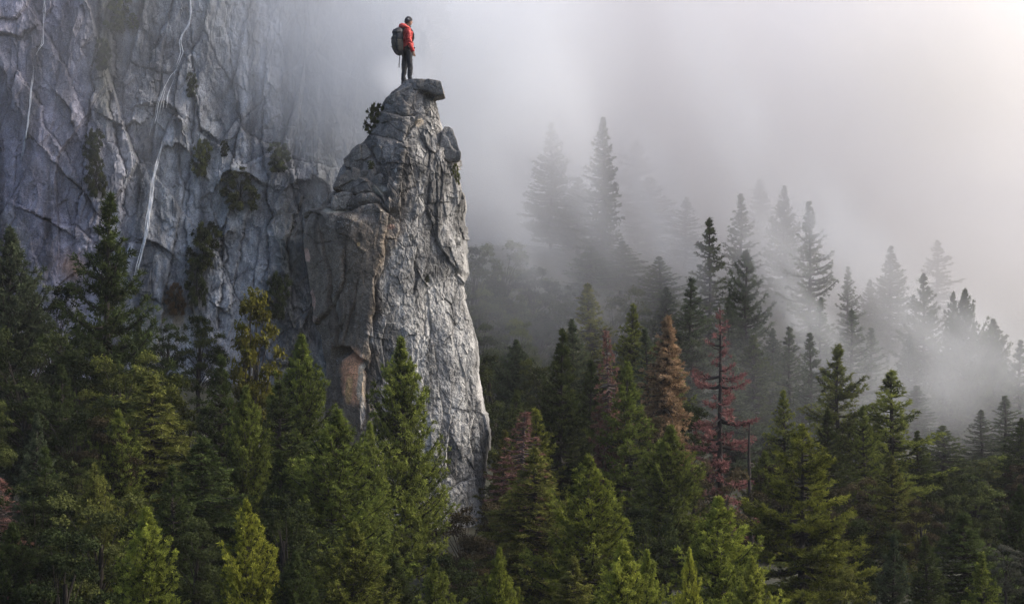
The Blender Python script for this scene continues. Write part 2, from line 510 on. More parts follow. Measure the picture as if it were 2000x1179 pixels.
arc = np.cumsum(np.concatenate([np.zeros((nr, 1)), np.linalg.norm(np.diff(ring, axis=1), axis=2)], 1), 1)
Sx, Sz = SX + SYd * 0.37, SZ
q1 = fbm(SX * 0.9, SYd * 0.9, SZ * 0.45, 4, 201)
q2 = fbm(SX * 0.9, SYd * 0.9, SZ * 0.45, 4, 217)
au = SX * 1.0 + 0.4 * (SYd - SY)
dsp = np.zeros_like(SX)
jit = fbm(SX * 7, SYd * 7, SZ * 4, 3, 207)
f, e = facets(au + 0.08 * q1 + 0.012 * jit, SZ * 0.36 + 0.05 * q2 + 0.16 * au, 36, (-7, 1, -1, 5), 205, 0.08, 0.055)
dsp += f; s1 = e
f, e = facets(au + 0.06 * q2 + 0.14 * SZ + 0.012 * jit, SZ * 0.48 + 0.04 * q1, 220, (-7, 1, -1, 6), 209, 0.10, 0.026)
dsp += f; s2 = e
f, e = facets(au + 0.05 * q1 - 0.18 * SZ + 0.012 * jit, SZ * 0.60 + 0.05 * q2 + 0.1 * au, 1100, (-7, 1, -1, 7), 215, 0.16, 0.011)
dsp += f; s3 = e
f, e = facets(au + 0.04 * q2 + 0.1 * SZ, SZ * 0.7 + 0.04 * q1, 5200, (-7, 1, -1, 8), 219, 0.22, 0.005)
dsp += f; s4 = e
dsp = np.clip(dsp, -0.32, 0.28)
flat = smooth(-10, 25, spx - np.interp(spy, [a for a, _ in Mp], [b for _, b in Mp])); flat = np.where(spy < 412, 1, flat)
low = smooth(330, 460, spy)
dsp *= (0.46 + 0.10 * flat) * low + 0.85 * (1 - low)
rough = fbm(SX * 2.4, SYd * 2.4, SZ * 1.7, 5, 221)
fine = fbm(SX * 13, SYd * 13, SZ * 9, 4, 231)
ridge = (1 - 2 * np.abs(vnoise(SX * 3.4 + q1, SYd * 3.4, SZ * 0.55, 235))) + 0.5 * (1 - 2 * np.abs(vnoise(SX * 8 + q2, SYd * 8, SZ * 1.3, 237)))
dsp += 0.020 * rough + 0.017 * fine - 0.018 * smooth(1.2, 1.5, ridge)
gk1, gk2, gk3 = [smooth(lo, lo + 0.4, fbm(SX * f_, SYd * f_, SZ * 0.5 * f_, 3, sd)) for lo, f_, sd in ((-0.2, 0.8, 291), (0.0, 1.1, 293), (0.15, 1.6, 295))]
dsp -= 0.06 * gk1 * np.exp(-s1 / 0.020) + 0.040 * gk2 * np.exp(-s2 / 0.013) + 0.022 * gk3 * np.exp(-s3 / 0.010)
wob = 4 * fbm(spx * 0.03, spy * 0.02, 0, 4, 241)
frontm = np.zeros_like(SX); frontm[:, :nf] = 1
def sfault(line, a, reach, groove=0.06, gw=2.0):
    global dsp
    d, s = stroke(spx + wob, spy, line)
    dsp += frontm * (a * s * np.exp(-d / reach) - groove * np.exp(-d / gw))
sfault([(826, 196), (830, 225), (850, 262), (862, 310), (880, 345), (898, 380)], 0.11, 16, 0.12, 3)   # crack under the flake
sfault([(756, 222), (790, 232), (812, 228)], 0.07, 12)
sfault([(738, 268), (770, 275), (790, 281), (800, 265), (812, 250)], 0.06, 14)
sfault([(800, 250), (792, 300), (783, 350), (785, 420), (770, 480)], 0.06, 14)
sfault([(716, 298), (722, 318), (735, 322)], 0.10, 10, 0.12, 4)
sfault([(650, 372), (690, 384), (706, 378), (728, 378), (745, 395)], 0.08, 10, 0.10, 3)
sfault([(642, 405), (680, 415), (700, 402), (735, 398), (760, 415)], 0.12, 14, 0.12, 3)
sfault([(760, 420), (750, 470), (755, 520), (735, 560), (728, 600), (733, 650)], 0.05, 16, 0.10, 2.5)
sfault([(676, 500), (670, 550), (650, 590), (640, 610), (614, 640)], 0.08, 16, 0.08, 2.5)
sfault([(640, 460), (648, 520), (644, 590), (655, 640), (657, 672)], 0.07, 12, 0.07, 2.5)
sfault([(700, 560), (690, 600), (676, 640), (668, 670)], 0.04, 10, 0.05)
sfault([(735, 540), (728, 580), (726, 640), (720, 700), (716, 780)], 0.05, 16, 0.08, 2.5)
sfault([(800, 300), (812, 360), (822, 430), (815, 490), (805, 560), (812, 650)], 0.05, 14, 0.05)
sfault([(830, 380), (850, 430), (840, 480), (826, 540)], 0.04, 12, 0.05)
sfault([(885, 470), (893, 520), (905, 560), (898, 600)], 0.08, 10, 0.10, 3)
sfault([(905, 620), (915, 660), (905, 720), (912, 800)], 0.06, 10, 0.06)
sfault([(752, 630), (746, 680), (750, 730)], 0.05, 10, 0.06)
sfault([(845, 640), (855, 720), (862, 800), (858, 900), (868, 980)], 0.05, 14, 0.05)
sfault([(882, 760), (880, 840), (875, 930)], 0.05, 10, 0.06)
sfault([(925, 800), (920, 870), (930, 960)], 0.08, 12, 0.08, 3)
sfault([(855, 972), (885, 955), (912, 940)], 0.05, 8, 0.08)
# the overhang and the fresh scar below it
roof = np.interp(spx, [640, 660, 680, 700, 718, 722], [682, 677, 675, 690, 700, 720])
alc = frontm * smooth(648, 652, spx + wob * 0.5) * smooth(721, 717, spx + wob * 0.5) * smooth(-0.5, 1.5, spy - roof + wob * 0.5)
dsp -= alc * (0.10 + 0.48 * smooth(26, 5, spy - roof))
for cx_, cy_, r_, dep in [(835, 545, 5, 0.12), (729, 620, 4, 0.12), (653, 620, 4, 0.1), (660, 640, 4, 0.1), (924, 668, 5, 0.16), (705, 470, 6, 0.1), (773, 425, 12, 0.16), (893, 480, 5, 0.14), (894, 540, 6, 0.12), (762, 445, 8, 0.12)]:
    dsp -= frontm * dep * np.exp(-((spx - cx_) / r_) ** 2 - ((spy - cy_) / (1.5 * r_)) ** 2)
edge_keep = np.ones(nc); 
k = np.arange(nc)
edge_keep[:nf] = np.where(np.arange(nf) < nf // 2, 0.10, 0.25) + 0.75 * smooth(0, 40, np.minimum(np.arange(nf), nf - 1 - np.arange(nf)))
dsp += frontm * 0.30 * smooth(404, 420, spy + 12 * q1 - 0.06 * (spx - 640)) * smooth(610, 440, spy) * smooth(752, 690, spx + wob)   # the left column stands forward of the boulders
dsp *= edge_keep[None]
VX, VY = SX + nrm[..., 0] * dsp, SYd + nrm[..., 1] * dsp
VZ = SZ + 0.05 * fbm(SX * 1.7, SYd * 1.7, SZ * 1.2, 3, 251)
# stone tints: brown lichen on the left column, grey to pale stone on the right, scars, overhang shade painted in
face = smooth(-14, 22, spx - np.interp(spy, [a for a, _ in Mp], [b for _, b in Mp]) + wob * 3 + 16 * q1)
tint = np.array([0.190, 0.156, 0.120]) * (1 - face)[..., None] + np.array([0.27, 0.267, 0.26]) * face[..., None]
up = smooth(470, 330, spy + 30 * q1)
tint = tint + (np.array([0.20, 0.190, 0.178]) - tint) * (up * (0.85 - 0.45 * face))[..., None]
pale = face * smooth(480, 640, spy) * smooth(0.0, 0.5, fbm(SX * 1.5, SYd, SZ * 0.30, 4, 261) + 0.25)
tint = tint + (np.array([0.36, 0.355, 0.34]) - tint) * (0.55 * pale)[..., None]
strk = smooth(0.30, 0.62, fbm(SX * 5.0, SYd * 2, SZ * 0.7, 3, 271)) * face
tint = tint + (np.array([0.50, 0.49, 0.47]) - tint) * (0.45 * strk)[..., None]
dk = smooth(0.1, 0.65, fbm(SX * 3.0, SYd * 2, SZ * 0.8, 5, 281))
tint *= (1 - 0.55 * dk)[..., None]
tint *= (1 - 0.5 * np.clip(gk1 * np.exp(-s1 / 0.04) + 0.8 * gk2 * np.exp(-s2 / 0.025), 0, 1))[..., None]
def scar(cx_, cy_, rx_, ry_, c, k=1.0):
    global tint
    m = frontm * smooth(1.25, 0.8, np.hypot((spx + wob * 0.8 - cx_) / rx_, (spy - cy_) / ry_)) * k
    tint = tint + (np.array(c) - tint) * m[..., None]
scar(686, 735, 26, 52, (0.80, 0.43, 0.25)); scar(702, 745, 11, 50, (0.90, 0.74, 0.54), 0.9); scar(704, 800, 8, 30, (0.5, 0.47, 0.43), 0.8)
scar(676, 760, 7, 26, (0.55, 0.38, 0.16), 0.7)
scar(615, 500, 5, 12, (0.55, 0.36, 0.28)); scar(615, 585, 3, 20, (0.55, 0.36, 0.28), 0.8); scar(618, 622, 8, 6, (0.5, 0.36, 0.28), 0.7)
scar(819, 242, 4, 8, (0.56, 0.47, 0.35)); scar(775, 333, 2, 4, (0.5, 0.48, 0.44), 0.6); scar(774, 355, 2, 5, (0.5, 0.48, 0.44), 0.6)
scar(704, 476, 4, 4, (0.6, 0.42, 0.2)); scar(765, 440, 7, 5, (0.34, 0.22, 0.17), 0.8); scar(652, 595, 4, 14, (0.36, 0.33, 0.27), 0.8)
scar(664, 412, 14, 5, (0.30, 0.29, 0.23), 0.7); scar(740, 372, 14, 10, (0.34, 0.33, 0.28), 0.6)
scar(884, 790, 3, 18, (0.7, 0.69, 0.66), 0.8); scar(924, 820, 3, 14, (0.62, 0.61, 0.58), 0.8); scar(876, 880, 3, 30, (0.66, 0.65, 0.62), 0.8); scar(888, 480, 2, 28, (0.6, 0.6, 0.57), 0.7)
tint = np.where((alc > 0.3)[..., None] & (spy < 712)[..., None], tint * 0.85, tint)  # shade below the overhang painted as a darker tint
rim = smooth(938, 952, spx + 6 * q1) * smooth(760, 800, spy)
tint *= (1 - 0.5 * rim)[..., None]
V = np.stack([VX, VY, VZ], -1).reshape(-1, 3)
F = grid_faces(nr, nc, True)
top = V[:nc].mean(0)
top[2] = V[:nc, 2].max() + 0.01
V = np.concatenate([V, top[None]])
tri = np.stack([np.arange(nc), np.full(nc, len(V) - 1), np.full(nc, len(V) - 1), (np.arange(nc) + 1) % nc], -1)
TI = np.concatenate([np.clip(tint, 0.01, 0.9).reshape(-1, 3), [[0.14, 0.135, 0.13]]])
F3 = np.concatenate([F[:, [0, 1, 2]], F[:, [0, 2, 3]], np.stack([(np.arange(nc) + 1) % nc, np.arange(nc), np.full(nc, len(V) - 1)], -1)])
F3 = F3[:, ::-1]
base = P(780, 1120, SY)
spire = empty('rock_spire', (base[0], base[1], base[2]), 'tall grey granite spire with a brown lichened left face standing clear of the cliff', 'rock spire')
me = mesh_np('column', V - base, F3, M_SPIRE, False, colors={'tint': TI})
add('column', me, spire)

def rock(name, pts, parent, tintc, seed, origin, amp=0.030, cuts=5, mat=None, chip=0.75):
    """a fractured block: the hull of its corners, cut fine and roughened"""
    bm = bmesh.new()
    for p in pts:
        bm.verts.new(Vector(p) - Vector(origin))
    bmesh.ops.convex_hull(bm, input=bm.verts)
    loose = [v for v in bm.verts if not v.link_faces]
    bmesh.ops.delete(bm, geom=loose, context='VERTS')
    bmesh.ops.bevel(bm, geom=list(bm.edges), offset=0.007, segments=1, affect='EDGES')
    bmesh.ops.triangulate(bm, faces=bm.faces)
    for _ in range(cuts):
        long_ = [e for e in bm.edges if e.calc_length() > 0.035]
        if not long_:
            break
        bmesh.ops.subdivide_edges(bm, edges=long_, cuts=1)
        bmesh.ops.triangulate(bm, faces=bm.faces)
    bm.normal_update()
    co = np.array([v.co for v in bm.verts]); no = np.array([v.normal for v in bm.verts])
    w = co + np.array(origin)
    fc, fe = facets(w[:, 0] + 0.5 * w[:, 1], w[:, 2] * 0.8 + 0.3 * w[:, 1], 900, (-7, 1, -1, 15), seed, 0.28, 0.020)
    d = chip * (np.clip(fc, -0.06, 0.06) - 0.03 * np.exp(-fe / 0.012)) + 0.4 * min(1, 1.3 * chip) * amp * fbm(w[:, 0] * 4, w[:, 1] * 4, w[:, 2] * 4, 4, seed) + amp * 0.35 * fbm(w[:, 0] * 12, w[:, 1] * 12, w[:, 2] * 12, 3, seed + 9)
    co += no * d[:, None]
    fs = np.array([[v.index for v in f.verts] for f in bm.faces])
    bm.free()
    t = np.array(tintc) * (1 + 0.35 * fbm(w[:, 0] * 1.5, w[:, 1] * 1.5, w[:, 2] * 1.5, 3, seed + 3))[:, None]
    me = mesh_np(name, co, fs, mat or M_SPIRE, False, colors={'tint': np.clip(t, 0.02, 0.8)})
    return add(name, me, parent)

def prism(out_, y0, y1, dx=0.0):
    """corners of a block from its outline in the photograph: front face at SY+y0, back face at SY+y1"""
    r = []
    for px, py in out_:
        q = P(px, py, SY + y0)
        r.append((q[0], SY + y0 + random.uniform(-0.03, 0.03), q[2]))
        r.append((q[0] + dx, SY + y1 + random.uniform(-0.03, 0.03), q[2] + random.uniform(-0.03, 0.01)))
    return r
random.seed(3)
O = tuple(base)
rock('summit_slab', prism([(815, 155), (835, 154), (861, 159), (868, 184), (856, 187), (842, 177), (818, 174), (813, 166)], -0.72, 0.30, -0.03), spire, (0.18, 0.174, 0.165), 301, O, chip=0.22)
rock('summit_slab', prism([(842, 174), (862, 178), (867, 185), (849, 194), (846, 188)], -0.52, 0.25, -0.05), spire, (0.16, 0.155, 0.148), 305, O, chip=0.15)
rock('summit_slab', prism([(776, 180), (800, 167), (818, 163), (822, 180), (812, 196), (786, 200), (756, 203), (752, 194)], -0.68, 0.35, -0.02), spire, (0.175, 0.168, 0.157), 309, O, chip=0.5)
rock('side_flake', prism([(868, 247), (876, 246), (884, 252), (893, 275), (900, 300), (899, 312), (882, 317), (872, 312), (858, 288), (862, 268)], -0.52, 0.25, -0.06), spire, (0.20, 0.196, 0.19), 313, O, chip=0.4)
BC = (0.185, 0.176, 0.162)
rock('boulder', prism([(668, 312), (690, 290), (712, 278), (724, 300), (720, 322), (690, 330), (672, 326)], -0.92, 0.3), spire, BC, 321, O)
rock('boulder', prism([(655, 358), (672, 338), (690, 330), (718, 340), (722, 366), (700, 378), (668, 374), (653, 368)], -1.22, 0.2), spire, BC, 325, O)
rock('boulder', prism([(648, 402), (654, 378), (672, 376), (700, 382), (694, 398), (680, 408), (655, 410)], -1.32, 0.2), spire, BC, 329, O)
rock('boulder', prism([(694, 400), (712, 382), (730, 390), (738, 400), (710, 408)], -1.48, 0.0), spire, (0.19, 0.185, 0.17), 333, O)
rock('boulder', prism([(726, 352), (742, 342), (757, 356), (756, 384), (742, 396), (730, 386), (724, 368)], -1.38, 0.0), spire, (0.18, 0.175, 0.165), 337, O)
rock('boulder', prism([(700, 336), (716, 330), (736, 334), (738, 346), (720, 352), (702, 346)], -1.22, 0.0), spire, (0.16, 0.155, 0.145), 341, O)
# ---------------------------------------------------------------- trees: needles and leaves as real faces on modelled limbs
M_BARK = plain('bark', (0.026, 0.021, 0.017), 0.95, 0.5, 40)
M_BARK_DARK = plain('dead_bark', (0.030, 0.024, 0.022), 0.95, 0.4, 40)
M_DEADWOOD = plain('bare_wood', (0.085, 0.064, 0.058), 0.9, 0.4, 40)
M_NEEDLE = {  # bright, lime and mid have highlights painted into their light ends
    'bright': leaf_material('bright_needles', (0.016, 0.024, 0.007), (0.320, 0.345, 0.060), 0.05),
    'lime': leaf_material('yellow_green_needles', (0.022, 0.028, 0.007), (0.400, 0.400, 0.060), 0.05),
    'mid': leaf_material('green_needles', (0.012, 0.019, 0.007), (0.215, 0.245, 0.052), 0.05),
    'dark': leaf_material('dark_needles', (0.008, 0.013, 0.006), (0.085, 0.108, 0.034), 0.05),  # dark conifers; the lower left gloom is put into this colour too
    'grey': leaf_material('grey_green_needles', (0.014, 0.021, 0.013), (0.120, 0.148, 0.080), 0.05),
    'olive': leaf_material('olive_needles', (0.016, 0.020, 0.006), (0.195, 0.200, 0.050), 0.05),
    'red': leaf_material('dead_red_needles', (0.080, 0.040, 0.036), (0.310, 0.145, 0.135), 0.02, 0.2),
    'rust': leaf_material('dead_rust_needles', (0.080, 0.048, 0.038), (0.330, 0.178, 0.142), 0.02, 0.2),
    'orange': leaf_material('dead_orange_needles', (0.120, 0.075, 0.040), (0.500, 0.345, 0.200), 0.02, 0.2),
    'oak': leaf_material('oak_leaves', (0.013, 0.019, 0.008), (0.105, 0.120, 0.038), 0.06),
    'oakdark': leaf_material('dark_oak_leaves', (0.008, 0.012, 0.006), (0.058, 0.072, 0.026), 0.05),  # dark oaks, also deepened to carry the painted gloom at lower left
    'oakbrown': leaf_material('browning_oak_leaves', (0.018, 0.017, 0.009), (0.090, 0.072, 0.040), 0.04),
    'oakgreen': leaf_material('green_oak_leaves', (0.016, 0.023, 0.008), (0.145, 0.165, 0.040), 0.05),
    'yellow': leaf_material('yellowing_leaves', (0.026, 0.028, 0.006), (0.180, 0.172, 0.032), 0.04),
    'pale': leaf_material('pale_brush_leaves', (0.045, 0.050, 0.036), (0.150, 0.150, 0.115), 0.05),
    'rustleaf': leaf_material('rusty_dry_leaves', (0.050, 0.030, 0.014), (0.190, 0.120, 0.055), 0.03),
}

def norm(a):
    return a / (np.linalg.norm(a, axis=-1, keepdims=True) + 1e-9)

def tufts(c, d, rng, n, ln, wd, spread, tone):
    """n narrow blades at each centre c, leaning along d: triangles and their tones"""
    m = len(c)
    dirs = norm(np.repeat(d, n, 0) + rng.normal(0, spread, (m * n, 3)))
    st = np.repeat(c, n, 0) + rng.normal(0, ln * 0.20, (m * n, 3))
    L_ = ln * rng.uniform(0.55, 1.15, (m * n, 1))
    sd = norm(np.cross(dirs, rng.normal(0, 1, (m * n, 3)))) * wd * rng.uniform(0.7, 1.3, (m * n, 1))
    v = np.stack([st - sd, st + sd, st + dirs * L_], 1).reshape(-1, 3)
    f = np.arange(m * n * 3).reshape(-1, 3)
    t = np.repeat(tone + rng.normal(0, 0.12, m), n) + rng.normal(0, 0.08, m * n) + 0.10 * dirs[:, 2]  # upward blades painted lighter, as if lit from above
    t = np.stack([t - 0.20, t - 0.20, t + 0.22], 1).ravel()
    return v, f, np.clip(t, 0, 1)

def conifer(seed, R=0.2, nbr=170, expo=0.8, base=0.12, lift=(0.9, -0.15), curl=0.25, gap=0.12, tuft=9, ln=0.030, wd=0.0034,
            spacing=0.022, twig=0.42, spread=0.55, whorl=0, rag=0.25, patch=0.35, needle_from=0.25, trunk_r=0.013, lean=0.0, limb=1.0,
            keep_top=0.0, sag=0.0):
    """one tree of height 1: (trunk and limbs mesh data, needles mesh data)"""
    rng = np.random.default_rng(seed)
    mb = MB()
    tz = np.linspace(0, 1, 14)
    bend = np.stack([lean * np.sin(tz * 2.1) + 0.004 * np.sin(tz * 9 + seed), 0.004 * np.cos(tz * 7 + seed), tz], 1)
    mb.tube(bend, trunk_r * (1 - tz) ** 0.8 + 0.0016, 7)
    cs, ds, ts = [], [], []
    side = rng.uniform(0.75, 1.25, 8)
    for i in range(nbr):
        q = (i + rng.uniform(0, 1)) / nbr
        if whorl:
            q = np.clip((np.floor(q * whorl) + 0.5 + rng.normal(0, 0.45)) / whorl, 0, 1)
        t = base + (0.985 - base) * q
        az = i * 2.39996 + rng.normal(0, 0.35)
        prof = (1 - q) ** expo
        prof *= (0.62 + 0.38 * smooth(0, 0.22, q)) * min(1.0, ((1 - q) / 0.32) ** 0.45)
        Lb = R * prof * rng.uniform(1 - rag, 1 + 0.6 * rag) * side[int(az / 0.785) % 8] + 0.006
        if rng.uniform() < gap:
            if rng.uniform() < 0.5:
                continue
            Lb *= rng.uniform(0.3, 0.6)
        el = lift[1] + (lift[0] - lift[1]) * q ** 1.3 + rng.normal(0, 0.10)
        u = np.linspace(0, 1, 6)
        o = np.array([math.cos(az), math.sin(az), 0.0])
        sdv = np.array([-math.sin(az), math.cos(az), 0.0])
        b0 = np.array([np.interp(t, tz, bend[:, 0]), np.interp(t, tz, bend[:, 1]), t])
        wig = rng.normal(0, 0.05)
        def at(u):
            u = np.asarray(u, float)[:, None]
            return b0 + o * (u * Lb * math.cos(el)) + sdv * (wig * Lb * np.sin(u * 3)) + np.array([0, 0, 1.0]) * Lb * (u * math.sin(el) - sag * u * u * 0.6 + curl * (u ** 2.2) * 0.6 - 0.10 * np.sin(u * 3.14))
        pts = at(u)
        mb.tube(pts, limb * (0.0042 * (1 - u) + 0.0008) * (0.5 + 1.2 * (Lb / R)), 4)
        nt_ = max(2, int(Lb / spacing))
        tone_b = 0.42 + patch * rng.normal(0, 0.55)
        top_bare = keep_top and q > 1 - keep_top
        for j in range(nt_):
            uu = needle_from * (0.2 + 0.8 * q ** 0.5) + (1 - needle_from * (0.2 + 0.8 * q ** 0.5)) * (j + rng.uniform(0.2, 0.9)) / nt_
            if top_bare and rng.uniform() < 0.75:
                continue
            p = at([uu])[0]
            tw = twig * Lb * (1.05 - 0.75 * uu) * rng.uniform(0.5, 1.1)
            s = 1 if j % 2 else -1
            td = norm(o * rng.uniform(0.45, 0.9) + s * sdv * rng.uniform(0.5, 1.0) + np.array([0, 0, rng.normal(0.05, 0.22)]))
            k = max(1, int(tw / spacing))
            for a in range(k + 1):
                c = p + td * tw * (a / max(k, 1)) + np.array([0, 0, curl * 0.25 * tw * (a / max(k, 1)) ** 2 - sag * 0.4 * tw * (a / max(k, 1))])
                cs.append(c)
                ds.append(td * 0.75 + o * 0.25 + np.array([0, 0, 0.18 + curl * 0.8 - sag]))
                ts.append(tone_b + 0.25 * (uu - 0.5) + 0.10 * a / max(k, 1) + rng.normal(0, 0.08))  # paler outward: new growth, plus shade painted into the inner crown
        cs.append(pts[-1]); ds.append(o * 0.6 + np.array([0, 0, 0.4 + curl - sag])); ts.append(tone_b + 0.22)
    if not keep_top:
        for a in np.linspace(0.93, 1.0, 7):
            cs.append(np.array([np.interp(a, tz, bend[:, 0]), np.interp(a, tz, bend[:, 1]), a - 0.01])); ds.append(np.array([0, 0, 1.0])); ts.append(0.55)
    n = tufts(np.array(cs), norm(np.array(ds)), rng, tuft, ln, wd, spread, np.array(ts))
    return mb.data(), n

def broadleaf(seed, R=0.42, lobes=26, leaves=9500, leaf=0.020, flat=0.75, low=0.06, airy=0.35, narrow=1.0, small=1.0, deep=True):
    """a rounded crown of height 1: limbs, and leaf faces spread through many lobes"""
    rng = np.random.default_rng(seed)
    mb = MB()
    tz = np.linspace(0, 0.62, 8)
    if deep:
        tz = np.concatenate([[-2.5], tz])                   # the stem goes on down into the soil
    mb.tube(np.stack([0.03 * np.sin(np.maximum(tz, 0) * 5 + seed), 0.03 * np.cos(np.maximum(tz, 0) * 4 + seed), tz], 1), 0.022 * (1 - np.clip(tz, 0, 1)) ** 0.7 + 0.004, 7)
    lc, lr = [], []
    for i in range(lobes):
        h = low + (0.93 - low) * (i + rng.uniform(0, 1)) / lobes
        e = (h - low) / (1 - low)
        rr = R * narrow * math.sqrt(max(0.03, 1 - (abs(e - 0.38) / 0.66) ** 2.2)) * rng.uniform(0.25, 1.0)
        az = i * 2.39996 + rng.normal(0, 0.5)
        c = np.array([rr * math.cos(az), rr * math.sin(az), h])
        lc.append(c)
        lr.append(small * R * rng.uniform(0.20, 0.40) * (1 - 0.35 * e))
        s0 = np.array([0.02 * math.cos(az), 0.02 * math.sin(az), max(0.08, h * rng.uniform(0.35, 0.6))])
        u = np.linspace(0, 1, 5)[:, None]
        mb.tube(s0 + (c - s0) * u + np.array([0, 0, 0.05]) * np.sin(u * 3.14), np.linspace(0.006, 0.0012, 5), 4)
    lc, lr = np.array(lc), np.array(lr)
    w = lr ** 2
    tw_n = leaves // 7
    k = rng.choice(lobes, tw_n, p=w / w.sum())
    d = norm(rng.normal(0, 1, (tw_n, 3)))
    d[:, 2] = np.where(d[:, 2] < -0.3, -d[:, 2] * 0.5, d[:, 2])
    rad = rng.uniform(0.45, 1.0, tw_n) ** 0.6
    c = lc[k] + d * (lr[k] * rad)[:, None] * np.array([1, 1, flat])
    g = fbm(c[:, 0] * 14, c[:, 1] * 14, c[:, 2] * 14, 2, seed)
    keep = g > (airy - 0.62)
    c, d, k, rad = c[keep], d[keep], k[keep], rad[keep]
    lt = rng.normal(0, 0.18, lobes)
    tone = 0.30 + lt[k] + 0.32 * rad * np.clip(d[:, 2] + 0.4, 0, 1) + rng.normal(0, 0.10, len(c))  # top light painted in: lobe tops lighter, insides and undersides darker
    n = 7
    m = len(c)
    ctr = np.repeat(c, n, 0) + rng.normal(0, leaf * 0.85, (m * n, 3))
    nn = norm(np.repeat(d, n, 0) * 0.5 + np.array([0, 0, 0.35]) + rng.normal(0, 0.55, (m * n, 3)))
    a = norm(np.cross(nn, rng.normal(0, 1, (m * n, 3)))) * leaf * rng.uniform(0.55, 1.1, (m * n, 1))
    b = np.cross(nn, a) * rng.uniform(0.40, 0.6, (m * n, 1))
    v = np.stack([ctr - a, ctr + b, ctr + a, ctr - b], 1).reshape(-1, 3)
    t = np.repeat(np.repeat(tone, n) + rng.normal(0, 0.07, m * n), 4)
    return mb.data(), (v, np.arange(m * n * 4).reshape(-1, 4), np.clip(t, 0, 1))

MODELS = {}
def model(key, data, half):
    (tv, tf), (nv_, nf_, tone) = data
    tv, nv_ = np.array(tv), np.array(nv_)
    MODELS[key] = (mesh_np('trunk', tv, tf, M_BARK, True), mesh_np('crown', nv_, nf_, None, False, attrs={'tone': tone}), half, len(nf_))

# half = crown half-width the model has at its widest, for a height of 1
for i in range(3):
    model(f'pine{i}', conifer(100 + i, R=0.24, nbr=235, expo=0.66, base=0.10, lift=(1.05, -0.05), curl=0.50, gap=0.10, tuft=15, ln=0.0165, wd=0.0023, spacing=0.0165, twig=0.42, spread=1.0, patch=0.32, rag=0.36), 0.21)
for i in range(3):
    model(f'fir{i}', conifer(200 + i, R=0.19, nbr=250, expo=0.74, base=0.08, lift=(0.7, -0.18), curl=0.25, gap=0.14, whorl=30, tuft=12, ln=0.0145, wd=0.0021, spacing=0.0150, twig=0.5, spread=0.9, rag=0.45, patch=0.3), 0.165)
for i in range(2):
    model(f'open{i}', conifer(300 + i, R=0.20, nbr=165, expo=0.60, base=0.10, lift=(0.65, -0.12), curl=0.42, gap=0.24, whorl=24, tuft=13, ln=0.019, wd=0.0022, spacing=0.0145, twig=0.45, spread=0.8, rag=0.6, needle_from=0.22, trunk_r=0.014, patch=0.3), 0.175)
for i in range(2):
    model(f'thin{i}', conifer(400 + i, R=0.150, nbr=165, expo=0.72, base=0.08, lift=(0.8, -0.12), curl=0.22, gap=0.16, whorl=32, tuft=9, ln=0.017, wd=0.0021, spacing=0.0150, twig=0.42, spread=0.7, rag=0.5, needle_from=0.15, trunk_r=0.011), 0.125)
for i in range(2):
    model(f'droop{i}', conifer(500 + i, R=0.21, nbr=220, expo=0.62, base=0.08, lift=(0.65, -0.22), curl=0.10, gap=0.10, tuft=13, ln=0.0175, wd=0.0022, spacing=0.0165, twig=0.48, spread=0.85, sag=0.50, patch=0.35), 0.18)
model('giant0', conifer(600, R=0.27, nbr=190, expo=0.50, base=0.10, lift=(0.5, -0.12), curl=0.22, gap=0.20, whorl=20, tuft=12, ln=0.017, wd=0.0020, spacing=0.0135, twig=0.46, spread=0.85, rag=0.6, needle_from=0.28, trunk_r=0.016, limb=1.3, patch=0.35), 0.23)
model('spire0', conifer(700, R=0.125, nbr=240, expo=0.55, base=0.08, lift=(0.5, -0.25), curl=0.1, gap=0.12, tuft=10, ln=0.015, wd=0.0023, spacing=0.0145, twig=0.5, spread=0.75, rag=0.6), 0.105)
model('spire1', conifer(701, R=0.135, nbr=190, expo=0.58, base=0.08, lift=(0.5, -0.20), curl=0.15, gap=0.24, whorl=34, tuft=11, ln=0.015, wd=0.0023, spacing=0.0145, twig=0.5, spread=0.75, rag=0.75), 0.11)
model('rusty0', conifer(710, R=0.135, nbr=260, expo=0.60, base=0.34, lift=(0.5, -0.30), curl=0.0, gap=0.05, tuft=10, ln=0.014, wd=0.0024, spacing=0.0145, twig=0.5, spread=0.85, rag=0.35, patch=0.5, sag=0.3), 0.115)
model('redding0', conifer(720, R=0.16, nbr=135, expo=0.42, base=0.08, lift=(0.25, -0.20), curl=0.10, gap=0.26, whorl=24, tuft=9, ln=0.017, wd=0.0021, spacing=0.0150, twig=0.36, spread=0.7, rag=0.6, needle_from=0.36, trunk_r=0.015, limb=0.8, keep_top=0.24), 0.14)
model('redding1', conifer(721, R=0.12, nbr=210, expo=0.45, base=0.08, lift=(0.3, -0.30), curl=0.0, gap=0.10, tuft=10, ln=0.017, wd=0.0020, spacing=0.0150, twig=0.45, spread=0.7, rag=0.45, needle_from=0.2, trunk_r=0.011, limb=0.9, keep_top=0.30, sag=0.4), 0.10)
for i in range(4):
    model(f'oak{i}', broadleaf(800 + i, R=0.42, lobes=(26, 32, 22, 30)[i], leaves=21000, leaf=0.0135), 0.42)
model('leafy0', broadleaf(810, R=0.22, lobes=34, leaves=17000, leaf=0.0125, low=0.12, airy=0.5, narrow=0.75), 0.20)
for i in range(3):
    model(f'shrub{i}', broadleaf(820 + i, R=0.50, lobes=64, leaves=15000, leaf=0.026, low=0.03, airy=0.20, small=0.60, deep=False), 0.50)
print('tree faces', sum(v[3] for v in MODELS.values()))

